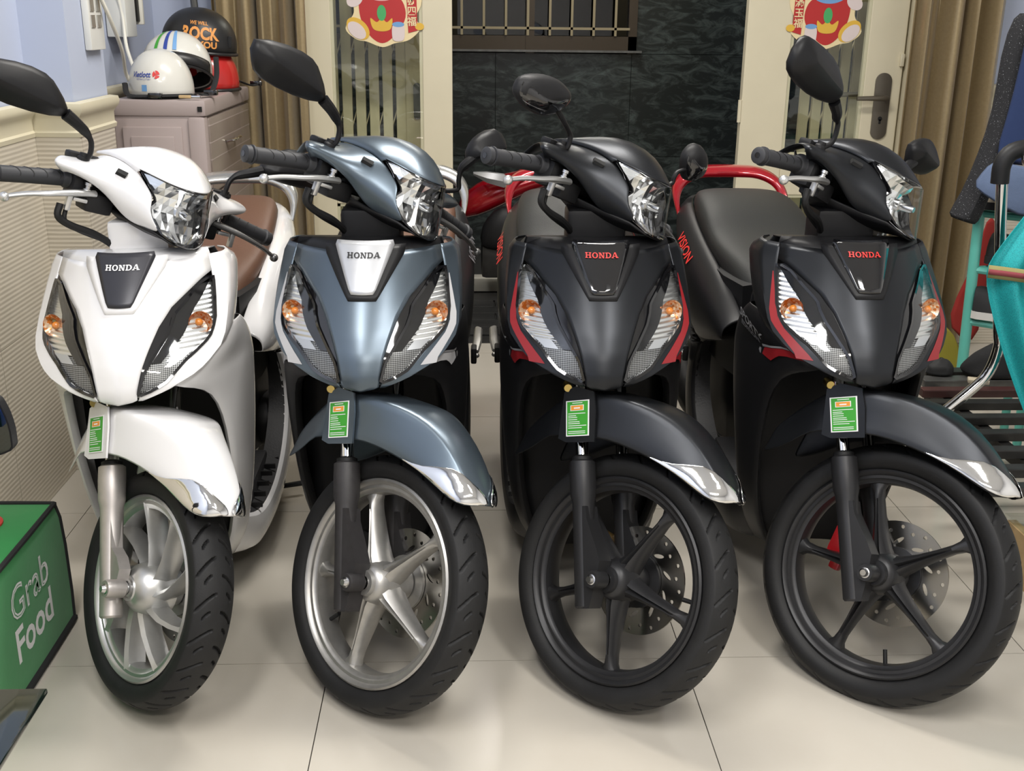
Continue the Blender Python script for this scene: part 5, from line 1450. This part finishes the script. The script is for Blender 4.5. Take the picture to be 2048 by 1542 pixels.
# red motorcycle parked outside beyond the doorway
mc_ = empty('motorcycle', (.20, 5.24, -.005), 'red motorcycle parked outside between the grey and the first black scooter', 'motorcycle')
mc_.scale = (.78, .78, .78)
def mp_(n, mb, m, **k): return mb.build(n, m, mc_, **k)
def loft(st, n=16):
    rows = []
    for x, yc, zc, ry, rz in st:
        rows.append([(x, yc + ry * math.cos(a), zc + rz * math.sin(a)) for a in np.linspace(0, 2 * PI, n + 1)[:-1]])
    mb = MB().grid(rows, closed_u=True); mb.poly(rows[0][::-1]); mb.poly(rows[-1]); return mb
mp_('fairing', loft([(-.30, 0, .62, .05, .06), (-.18, 0, .68, .11, .11), (-.02, 0, .74, .13, .10), (.14, 0, .80, .12, .07), (.32, 0, .83, .09, .05), (.52, 0, .86, .05, .04)]), 'red_paint', sub=1)
mp_('seat', loft([(.10, 0, .84, .07, .03), (.22, 0, .87, .10, .035), (.45, 0, .90, .11, .035), (.62, 0, .93, .07, .03)]), 'seat_black', sub=1)
mp_('leg_guard', loft([(-.16, -.10, .46, .04, .06), (-.08, -.12, .52, .06, .13), (.03, -.12, .53, .06, .15), (.12, -.11, .50, .04, .10)]), 'black_plastic', sub=1)
mp_('engine', MB().box((.02, 0, .32), (.34, .22, .22), bev=.03).lathe([(0, -.13), (.09, -.13), (.095, -.11), (.095, .11), (0, .13)], 20, 'y', (.10, 0, .30)), 'rack_metal')
mp_('handlebar', MB().tube([(-.24, -.30, .90), (-.22, -.12, .93), (-.22, .12, .93), (-.24, .30, .90)], .014, 8), 'black_plastic')
mp_('winker', loft([(-.20, -.17, .86, .01, .01), (-.12, -.18, .84, .05, .035), (-.02, -.18, .82, .04, .045), (.03, -.18, .81, .01, .01)], 6), 'silver_panel')
mp_('muffler', MB().tube([(-.05, -.15, .20), (.25, -.17, .22), (.62, -.18, .32)], [.025, .045, .055], 12), 'black_plastic')
for x in (-.62, .62):
    mb = MB().lathe([(.21, -.03), (.25, -.04), (.275, -.02), (.28, 0), (.275, .02), (.25, .04), (.21, .03)], 40, 'y', (x, 0, .28), closed=True)
    w_ = mp_('wheel', mb, 'rubber')
    mb = MB().lathe([(.19, -.02), (.212, -.025), (.212, .025), (.19, .02)], 36, 'y', (x, 0, .28), closed=True)
    for k in range(6): mb.tube([(x, 0, .28), (x + .2 * math.cos(k * PI / 3), 0, .28 + .2 * math.sin(k * PI / 3))], .010, 6)
    mb.build('rim', 'alloy_black', w_)
mp_('fork', MB().tube([(-.62, -.07, .28), (-.36, -.07, .74)], .018, 8).tube([(-.62, .07, .28), (-.36, .07, .74)], .018, 8), 'steel')
mp_('swingarm', MB().tube([(.62, -.08, .28), (.1, -.08, .34)], .02, 8), 'rack_metal')
